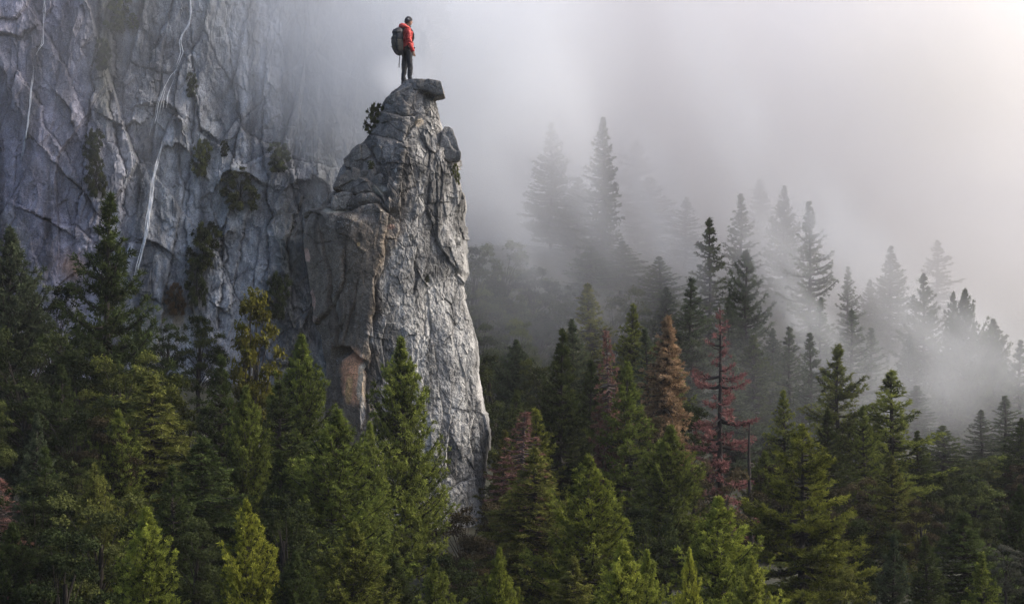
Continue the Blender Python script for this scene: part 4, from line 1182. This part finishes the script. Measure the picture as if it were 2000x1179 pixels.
M_SKIN = plain('skin', (0.36, 0.21, 0.15), 0.55, 0.08, 20)
M_RED = plain('red_shell_fabric', (0.46, 0.042, 0.036), 0.6, 0.38, 16)  # broad tone range paints crease shade into the red
M_RED_LIGHT = plain('red_hood_fabric', (0.58, 0.085, 0.07), 0.6, 0.15, 14)
M_BLACK = plain('black_stretch_fabric', (0.022, 0.023, 0.027), 0.8, 0.25, 20)
M_CAP = plain('charcoal_knit', (0.035, 0.036, 0.042), 0.9, 0.3, 60)
M_HAIR = plain('brown_hair', (0.030, 0.020, 0.014), 0.7, 0.3, 60)
M_BOOT = plain('boot_leather', (0.035, 0.028, 0.022), 0.7, 0.3, 30)
M_PACK = plain('dark_pack_nylon', (0.030, 0.031, 0.036), 0.6, 0.25, 18)
M_PACK_OLIVE = plain('olive_pack_nylon', (0.070, 0.064, 0.050), 0.65, 0.25, 18)
M_WEB = plain('webbing', (0.018, 0.018, 0.020), 0.8, 0.2, 40)
M_WHITE = plain('white_stitching', (0.65, 0.65, 0.66), 0.7, 0.05, 40)
M_EYE = plain('eye', (0.03, 0.022, 0.018), 0.2, 0.05, 40)

FOOT_L, FOOT_R = 173.5, 167.0
feet = np.array([xx(795), SY + 0.02, zz(170)])
person = empty('person', tuple(feet), 'person in red hooded jacket, dark cap and black trousers standing on the summit', 'person', rz=math.radians(26))
zl, zr_ = zz(FOOT_L) - feet[2], zz(FOOT_R) - feet[2]
# legs: his right is the near one
LEG_R = [(0.00, -0.085, 0.93), (0.045, -0.10, 0.50), (0.040, -0.105, 0.10 + zr_)]
LEG_L = [(0.00, 0.085, 0.93), (-0.020, 0.10, 0.50), (-0.065, 0.11, 0.10 + zl)]
ARM_R = [(-0.03, -0.185, 1.43), (-0.055, -0.265, 1.15), (0.045, -0.275, 0.905)]
ARM_L = [(-0.01, 0.185, 1.43), (0.02, 0.265, 1.15), (0.125, 0.255, 0.915)]
V_, E_ = [], []
pel = chain(V_, E_, [(0, 0, 0.96, 0.13, 0.15)])
che = chain(V_, E_, [(0.0, 0, 1.14, 0.105, 0.13), (-0.015, 0, 1.34, 0.115, 0.16)], pel)
nk = chain(V_, E_, [(-0.02, 0, 1.47, 0.065), (0.005, 0, 1.56, 0.055), (0.02, 0, 1.62, 0.055)], che)
for LG in (LEG_R, LEG_L):
    k_ = chain(V_, E_, [(*LG[0], 0.085), ((LG[0][0] + LG[1][0]) / 2, (LG[0][1] + LG[1][1]) / 2, (LG[0][2] + LG[1][2]) / 2, 0.075), (*LG[1], 0.055), ((LG[1][0] + LG[2][0]) / 2 - 0.015, (LG[1][1] + LG[2][1]) / 2, (LG[1][2] + LG[2][2]) / 2 + 0.05, 0.052), (*LG[2], 0.036)], pel)
    chain(V_, E_, [(LG[2][0] + 0.07, LG[2][1], LG[2][2] - 0.06, 0.035), (LG[2][0] + 0.16, LG[2][1], LG[2][2] - 0.072, 0.026)], k_)
for AR, s in ((ARM_R, -1), (ARM_L, 1)):
    S, Eb, Wr = [np.array(q) for q in AR]
    w_ = chain(V_, E_, [(*S, 0.055), (*((S + Eb) / 2), 0.047), (*Eb, 0.040), (*((Eb + Wr) / 2), 0.037), (*Wr, 0.026)], che)
    d = norm(Wr - Eb) * 0.7 + np.array([0.05, 0, -0.5]); d = norm(d)
    pm = Wr + d * 0.055
    pw = chain(V_, E_, [(*pm, 0.030, 0.018)], w_)
    for q_, (fo, ln_) in enumerate([(0.028, 0.072), (0.009, 0.080), (-0.010, 0.074), (-0.028, 0.058)]):
        b_ = pm + np.array([fo, 0, 0]) + d * 0.035
        chain(V_, E_, [(*b_, 0.0105), (*(b_ + d * ln_ * 0.5 + np.array([0.006, -0.006 * s, 0])), 0.0095), (*(b_ + d * ln_ * 0.9 + np.array([0.010, -0.028 * s, 0.006])), 0.0075)], pw)
    tb = Wr + d * 0.03 + np.array([0.026, -0.010 * s, 0])
    chain(V_, E_, [(*tb, 0.012), (*(tb + np.array([0.020, -0.012 * s, -0.035])), 0.0105), (*(tb + np.array([0.022, -0.020 * s, -0.062])), 0.008)], w_)
body = skin('person_body', V_, E_)
# head: a skull with brow, nose, jaw, ears, joined to the same surface's mesh
nu_, nv2 = 40, 36
th = np.linspace(0, 2 * np.pi, nu_, endpoint=False)
ph = np.linspace(0.02, np.pi - 0.02, nv2)
TH, PH = np.meshgrid(th, ph)
hx, hy, hz = np.sin(PH) * np.cos(TH), np.sin(PH) * np.sin(TH), np.cos(PH)
jaw = smooth(0.0, -0.9, hz)
X = 0.098 * hx * (1 - 0.12 * jaw) + 0.012 * jaw * (hx > -0.2)
Yh = 0.076 * hy * (1 - 0.28 * jaw)
Zh = 0.120 * hz
fr = np.clip(hx, 0, 1) ** 3
X += 0.026 * np.exp(-(hy / 0.16) ** 2 - ((hz + 0.18) / 0.16) ** 2) * fr                       # nose
X += 0.007 * np.exp(-(hy / 0.5) ** 2 - ((hz - 0.14) / 0.10) ** 2) * fr                          # brow
X -= 0.009 * (np.exp(-((np.abs(hy) - 0.36) / 0.16) ** 2 - ((hz + 0.02) / 0.10) ** 2)) * fr      # eye sockets
X += 0.006 * np.exp(-(hy / 0.3) ** 2 - ((np.abs(hz + 0.52) - 0.06) / 0.05) ** 2) * fr           # lips
X += 0.010 * np.exp(-(hy / 0.3) ** 2 - ((hz + 0.85) / 0.15) ** 2) * fr                          # chin
ear = np.exp(-((hx + 0.12) / 0.16) ** 2 - ((hz + 0.08) / 0.22) ** 2) * (np.abs(hy) > 0.6)
Yh += 0.016 * ear * np.sign(hy)
HEAD = np.array([0.045, 0.0, 1.685])
hv = np.stack([X, Yh, Zh], -1).reshape(-1, 3)
turn = math.radians(8)
R_ = np.array([[math.cos(turn), -math.sin(turn), 0], [math.sin(turn), math.cos(turn), 0], [0, 0, 1]])
hv = hv @ R_.T + HEAD
head = mesh_np('head_tmp', hv, grid_faces(nv2, nu_, True)[:, ::-1], None, True)
bm = bmesh.new(); bm.from_mesh(body); bm.from_mesh(head)
for f in bm.faces: f.smooth = True
bm.to_mesh(body); bm.free(); bpy.data.meshes.remove(head)
fin(body, M_SKIN, person, 'body')
for s in (-1, 1):
    e_ = HEAD + R_ @ np.array([0.086, 0.028 * s, -0.003])
    bm = bmesh.new(); bmesh.ops.create_uvsphere(bm, u_segments=10, v_segments=8, radius=0.011)
    me = bpy.data.meshes.new('eye'); bm.to_mesh(me); bm.free(); me.materials.append(M_EYE)
    add('eye', me, person, tuple(e_))
def shell(zmin_front, zmin_back, grow, name, mat, zmax=1.01, amp=0.0):
    """a close cover over the skull from its crown down to a rim"""
    rows = []
    for i, t in enumerate(np.linspace(0.02, 1, 16)):
        row = []
        for a in np.linspace(0, 2 * np.pi, 36, endpoint=False):
            rim = zmin_back + (zmin_front - zmin_back) * (0.5 + 0.5 * math.cos(a)) ** 1.2
            p_ = t * math.acos(max(-1, min(1, rim)))
            g_ = grow * (1.0 + (0.35 if i >= 14 else 0)) if i < 15 else grow * 0.6
            row.append((math.sin(p_) * math.cos(a) * (0.098 + g_) - 0.004, math.sin(p_) * math.sin(a) * (0.076 + g_), math.cos(p_) * (0.120 + g_)))
        rows.append(row)
    v_ = np.array(rows).reshape(-1, 3) @ R_.T + HEAD
    v_ = v_ + amp * fbm(v_[:, 0] * 40, v_[:, 1] * 40, v_[:, 2] * 40, 2, 4)[:, None]
    return add(name, mesh_np(name, v_, grid_faces(16, 36, True), mat, True), person)
shell(0.30, -0.55, 0.006, 'hair', M_HAIR, amp=0.003)
cap = shell(0.28, -0.22, 0.014, 'cap', M_CAP)
mb = MB()
for (cx_, cz_), (ax, az_) in (((-0.050, 0.060), (0.020, 0.006)), ((-0.052, 0.047), (0.022, 0.005)), ((-0.040, 0.036), (0.012, 0.004))):
    t = np.linspace(0, math.pi, 8)
    px_ = cx_ + ax * np.cos(t); pz_ = cz_ + az_ * np.sin(t)
    py_ = -np.sqrt(np.maximum(0.0001, 1 - (px_ / 0.112) ** 2 - (pz_ / 0.134) ** 2)) * 0.091
    mb.tube((np.stack([px_, py_, pz_], -1) @ R_.T) + HEAD, np.full(8, 0.0035), 5)
v_, f_ = mb.data()
add('cap_emblem', mesh_np('cap_emblem', v_, f_, M_WHITE, True), cap)
# trousers
V_, E_ = [], []
p0 = chain(V_, E_, [(0.0, 0, 0.98, 0.135, 0.165)])
for LG in (LEG_R, LEG_L):
    A, B, C_ = [np.array(q) for q in LG]
    chain(V_, E_, [(*(A + [0, 0, -0.03]), 0.105), (*((A + B) / 2), 0.090), (*B, 0.072), (*((B + C_) / 2 + [-0.012, 0, 0.03]), 0.066), (*(C_ + [0, 0, 0.06]), 0.056), (*(C_ + [0.01, 0, -0.01]), 0.054)], p0)
me = skin('trousers', V_, E_); wrinkle(me, 0.014, 16, 401, 2.2)
fin(me, M_BLACK, person, 'trousers')
for LG in (LEG_R, LEG_L):
    C_ = np.array(LG[2])
    V_, E_ = [], []
    chain(V_, E_, [(*(C_ + [0, 0, 0.03]), 0.052), (*(C_ + [0.0, 0, -0.045]), 0.050), (*(C_ + [0.09, 0, -0.062]), 0.046, 0.038), (*(C_ + [0.19, 0, -0.072]), 0.040, 0.030)])
    V2 = V_ + [(*(C_ + [-0.04, 0, -0.062]), 0.044, 0.036)]
    fin(skin('boot', V2, E_ + [(1, 4)]), M_BOOT, person, 'boot')
# jacket: torso with both sleeves, hem below the hips
V_, E_ = [], []
j0 = chain(V_, E_, [(0.01, 0, 0.875, 0.150, 0.190)])
j1 = chain(V_, E_, [(0.005, 0, 1.00, 0.150, 0.185), (0.0, 0, 1.18, 0.140, 0.170), (-0.012, 0, 1.36, 0.140, 0.175)], j0)
chain(V_, E_, [(-0.015, 0, 1.47, 0.095, 0.115), (-0.005, 0, 1.52, 0.080, 0.085)], j1)
for AR, s in ((ARM_R, -1), (ARM_L, 1)):
    S, Eb, Wr = [np.array(q) for q in AR]
    chain(V_, E_, [(*(S + [0, -0.0 * s, 0]), 0.082), (*((S + Eb) / 2 + [0, 0.012 * s, 0]), 0.074), (*Eb, 0.068), (*((Eb + Wr) / 2), 0.060), (*(Wr + (Wr - Eb) * 0.02), 0.050), (*(Wr + (Wr - Eb) * 0.06), 0.047)], j1)
me = skin('jacket', V_, E_, 3); wrinkle(me, 0.020, 13, 411, 2.4)
jk = fin(me, M_RED, person, 'jacket')
mb = MB()                                                # hood lying on the back of the neck, and stand-up collar
a = np.linspace(0.7, 2 * np.pi - 0.7, 22)
ringp = np.stack([-0.030 + 0.105 * np.cos(a) - 0.02, 0.115 * np.sin(a), 1.530 + 0.030 * np.cos(a + np.pi)], -1)
mb.tube(ringp, 0.030 + 0.040 * np.clip(-np.cos(a), 0, 1) ** 0.8, 9)
v_, f_ = mb.data()
me = mesh_np('hood', v_, f_, M_RED_LIGHT, True); wrinkle(me, 0.008, 20, 421)
add('hood', me, jk)
mb = MB()
a = np.linspace(0, 2 * np.pi, 21)
mb.tube(np.stack([0.005 + 0.072 * np.cos(a), 0.075 * np.sin(a), 1.560 - 0.018 * np.cos(a)], -1), np.full(21, 0.026), 8)
v_, f_ = mb.data()
add('neck_warmer', mesh_np('neck_warmer', v_, f_, M_BLACK, True), person)
mb = MB()
zf = np.linspace(0.84, 1.50, 12)
mb.tube(np.stack([0.150 - 0.04 * smooth(1.3, 1.55, zf), 0 * zf, zf], -1), np.full(12, 0.006), 5)
v_, f_ = mb.data(); add('zip', mesh_np('zip', v_, f_, M_WEB, True), jk)

# backpack: carried, a thing of its own
pack = empty('backpack', tuple(feet), 'dark olive hiking backpack worn on the back of the person in red', 'backpack', rz=math.radians(26))
def bag(name, secs, mat, parent, power=3.0, amp=0.006, seed=431):
    """stacked rounded cross-sections (z, centre x, half depth, half width)"""
    secs = np.array(secs, float)
    zq = np.linspace(secs[0, 0], secs[-1, 0], 34)
    cx_, hd, hw = [np.interp(zq, secs[:, 0], secs[:, k]) for k in (1, 2, 3)]
    t = np.linspace(0, 2 * np.pi, 40, endpoint=False)
    c, s = np.cos(t), np.sin(t)
    rx_ = np.sign(c) * np.abs(c) ** (2 / power); ry_ = np.sign(s) * np.abs(s) ** (2 / power)
    v_ = np.stack([cx_[:, None] + hd[:, None] * rx_, hw[:, None] * ry_, np.repeat(zq[:, None], 40, 1)], -1).reshape(-1, 3)
    f_ = grid_faces(34, 40, True)
    me = mesh_np(name, v_, f_, mat, True)
    wrinkle(me, amp, 14, seed)
    return add(name, me, parent)
bag('main_bag', [(0.80, -0.20, 0.02, 0.06), (0.82, -0.21, 0.06, 0.11), (0.88, -0.235, 0.095, 0.14), (1.05, -0.26, 0.125, 0.155), (1.25, -0.265, 0.125, 0.155), (1.40, -0.25, 0.105, 0.145), (1.47, -0.235, 0.07, 0.11), (1.49, -0.23, 0.02, 0.04)], M_PACK, pack)
bag('lid', [(1.36, -0.27, 0.115, 0.155), (1.40, -0.265, 0.125, 0.160), (1.47, -0.25, 0.10, 0.13), (1.51, -0.235, 0.04, 0.07), (1.515, -0.23, 0.01, 0.03)], M_PACK, pack, seed=433)
bag('front_pocket', [(0.93, -0.33, 0.02, 0.05), (0.95, -0.335, 0.05, 0.10), (1.12, -0.355, 0.06, 0.12), (1.27, -0.355, 0.055, 0.115), (1.32, -0.34, 0.02, 0.06)], M_PACK_OLIVE, pack, seed=435)
for s in (-1, 1):
    me = bag('side_pocket', [(0.90, -0.25, 0.03, 0.015), (0.93, -0.25, 0.07, 0.03), (1.10, -0.265, 0.085, 0.035), (1.18, -0.265, 0.08, 0.03), (1.19, -0.265, 0.06, 0.01)], M_PACK_OLIVE, pack, seed=437)
    me.location = (0, 0.150 * s, 0)
    mb = MB()
    pts = np.array([(-0.17, 0.10 * s, 1.44), (-0.08, 0.115 * s, 1.525), (0.04, 0.120 * s, 1.50), (0.125, 0.125 * s, 1.38), (0.125, 0.150 * s, 1.22), (0.02, 0.195 * s, 1.08), (-0.14, 0.150 * s, 0.98)])
    u = np.linspace(0, 6, 30)
    sm = np.stack([np.interp(u, range(7), pts[:, k]) for k in range(3)], -1)
    for _ in range(4):
        sm[1:-1] = 0.5 * sm[1:-1] + 0.25 * (sm[:-2] + sm[2:])
    mb.tube(sm, np.full(30, 0.021), 7)
    v_, f_ = mb.data(); add('shoulder_strap', mesh_np('shoulder_strap', v_, f_, M_WEB, True), pack)
for x0, y0, ln_ in ((-0.235, -0.06, 0.36), (-0.165, -0.075, 0.44)):
    z_ = np.linspace(0.84, 0.84 - ln_, 10)
    mb = MB().tube(np.stack([x0 + 0.012 * np.sin(z_ * 9), y0 + 0 * z_, z_], -1), np.full(10, 0.011), 6)
    v_, f_ = mb.data(); add('hanging_strap', mesh_np('hanging_strap', v_, f_, M_WEB, True), pack)
for z_ in (1.02, 1.22):
    a = np.linspace(math.pi * 0.55, math.pi * 1.45, 16)
    mb = MB().tube(np.stack([-0.265 + 0.165 * np.cos(a), 0.185 * np.sin(a), z_ + 0 * a], -1), np.full(16, 0.007), 5)
    v_, f_ = mb.data(); add('compression_strap', mesh_np('compression_strap', v_, f_, M_WEB, True), pack)
# ---------------------------------------------------------------- air: even haze, and banks of mist with soft torn edges
m, nt, N, L = material('haze_air')
out = N.new('ShaderNodeOutputMaterial')
v = N.new('ShaderNodeVolumePrincipled')
v.inputs['Color'].default_value = (0.96, 0.97, 1.0, 1)
v.inputs['Density'].default_value = 0.0004
v.inputs['Anisotropy'].default_value = 0.45
L.new(v.outputs[0], out.inputs['Volume'])
bm = bmesh.new(); bmesh.ops.create_cube(bm, size=1.0)
me = bpy.data.meshes.new('haze'); bm.to_mesh(me); bm.free(); me.materials.append(m)
tag(add('haze', me, None, (0, 93, 25.5), (0, 0, 0), (360, 230, 62)), kind='stuff')

def mist(loc, size, dens, seed=0, nscale=1.2, thresh=0.42, soft=0.22, stretch=(1, 1, 1), rot=0.0, tilt=0.0, color=(0.895, 0.925, 0.968), aniso=0.45):
    """a bank of mist: a closed shell whose density fades to nothing at the rim and is torn by noise"""
    m, nt, N, L = material('mist_vapour')
    out = N.new('ShaderNodeOutputMaterial')
    v = N.new('ShaderNodeVolumePrincipled')
    v.inputs['Color'].default_value = (*color, 1)
    v.inputs['Anisotropy'].default_value = aniso
    tc = N.new('ShaderNodeTexCoord')
    ln = node(nt, 'ShaderNodeVectorMath', operation='LENGTH')
    L.new(tc.outputs['Object'], ln.inputs[0])
    mp = N.new('ShaderNodeMapping')
    s = max(size)
    mp.inputs['Scale'].default_value = tuple(nscale * a / s * b for a, b in zip(size, stretch))
    mp.inputs['Location'].default_value = (seed * 1.37, seed * 2.11, seed * 0.73)
    L.new(tc.outputs['Object'], mp.inputs['Vector'])
    nz = node(nt, 'ShaderNodeTexNoise', Scale=1.0, Detail=4.0, Roughness=0.6)
    L.new(mp.outputs[0], nz.inputs['Vector'])
    fall = N.new('ShaderNodeMapRange'); fall.interpolation_type = 'SMOOTHSTEP'
    fall.inputs['From Min'].default_value = 1.0; fall.inputs['From Max'].default_value = 0.25
    L.new(ln.outputs['Value'], fall.inputs['Value'])
    tr = N.new('ShaderNodeMapRange'); tr.interpolation_type = 'SMOOTHSTEP'
    tr.inputs['From Min'].default_value = thresh - soft; tr.inputs['From Max'].default_value = thresh + soft
    L.new(nz.outputs[0], tr.inputs['Value'])
    L.new(math_n(nt, 'MULTIPLY', math_n(nt, 'MULTIPLY', fall.outputs[0], tr.outputs[0]), dens), v.inputs['Density'])
    L.new(v.outputs[0], out.inputs['Volume'])
    bm = bmesh.new(); bmesh.ops.create_icosphere(bm, subdivisions=3, radius=1.0)
    me = bpy.data.meshes.new('mist'); bm.to_mesh(me); bm.free(); me.materials.append(m)
    return tag(add('mist', me, None, loc, (0, tilt, rot), size), kind='stuff')

def bank(px, py, Y, rx, ry, rd, dens, **kw):
    """mist centred where the photograph shows (px, py), rx and ry its half-size in pixels, rd its half-depth in metres"""
    p = P(px, py, Y); s = K * Y / 2000
    return mist(tuple(p), (rx * s, rd, ry * s), dens, **kw)

bank(1500, 150, 118, 1200, 860, 62, 0.125, seed=1, nscale=4.2, thresh=0.44, soft=0.20, aniso=0.55, color=(0.925, 0.925, 0.945))   # the valley full of mist, tinted warmer to carry the glow
bank(870, 100, 58, 430, 430, 5.0, 0.42, seed=7, nscale=3.2, thresh=0.38, soft=0.24)              # where the cliff is lost
bank(660, 60, 57, 330, 300, 4.0, 0.16, seed=2, nscale=2.8, thresh=0.42, soft=0.2, stretch=(1, 1, .6))   # between spire and cliff
bank(300, 60, 60, 620, 480, 3.0, 0.060, seed=8, nscale=3.0, thresh=0.45, stretch=(1.4, 1, .5))   # veil over the cliff
for px_, py_, Y_, l_, w_, ang_, den_, sd_ in ((1540, 560, 60, 300, 90, 58, 0.17, 3), (1300, 420, 68, 340, 80, 66, 0.15, 11), (1750, 560, 66, 400, 110, 38, 0.16, 12),
                                            (1110, 230, 64, 420, 90, 76, 0.16, 21), (1420, 200, 72, 460, 100, 70, 0.16, 22), (1620, 420, 70, 360, 80, 52, 0.18, 23), (1010, 430, 60, 230, 90, 60, 0.12, 24)):
    bank(px_, py_, Y_, l_, w_, 4, den_, seed=sd_, nscale=4.0, thresh=0.50, soft=0.14, stretch=(.55, 1, 1.4), tilt=math.radians(ang_))
bank(1880, 730, 64, 380, 200, 9, 0.08, seed=4, nscale=3.6, thresh=0.48, soft=0.20)
bank(1060, 540, 62, 360, 260, 8, 0.050, seed=5, nscale=3.6, thresh=0.44, soft=0.20)
bank(790, 150, 49, 90, 60, 1.3, 0.60, seed=6, nscale=2.0, thresh=0.45)                           # wisp round the walker's legs
bank(1650, 760, 51, 460, 220, 6, 0.030, seed=14, nscale=3.0, thresh=0.42, soft=0.25)              # thin mist among the right hand trees
bank(1930, 90, 66, 420, 330, 7, 0.22, seed=31, nscale=3.0, thresh=0.42, soft=0.25, color=(0.985, 0.97, 0.95), aniso=0.3)   # high bank added for a glow, warm light put into its colour
print('triangles', sum(len(m.loops) - 2 * len(m.polygons) for m in bpy.data.meshes))
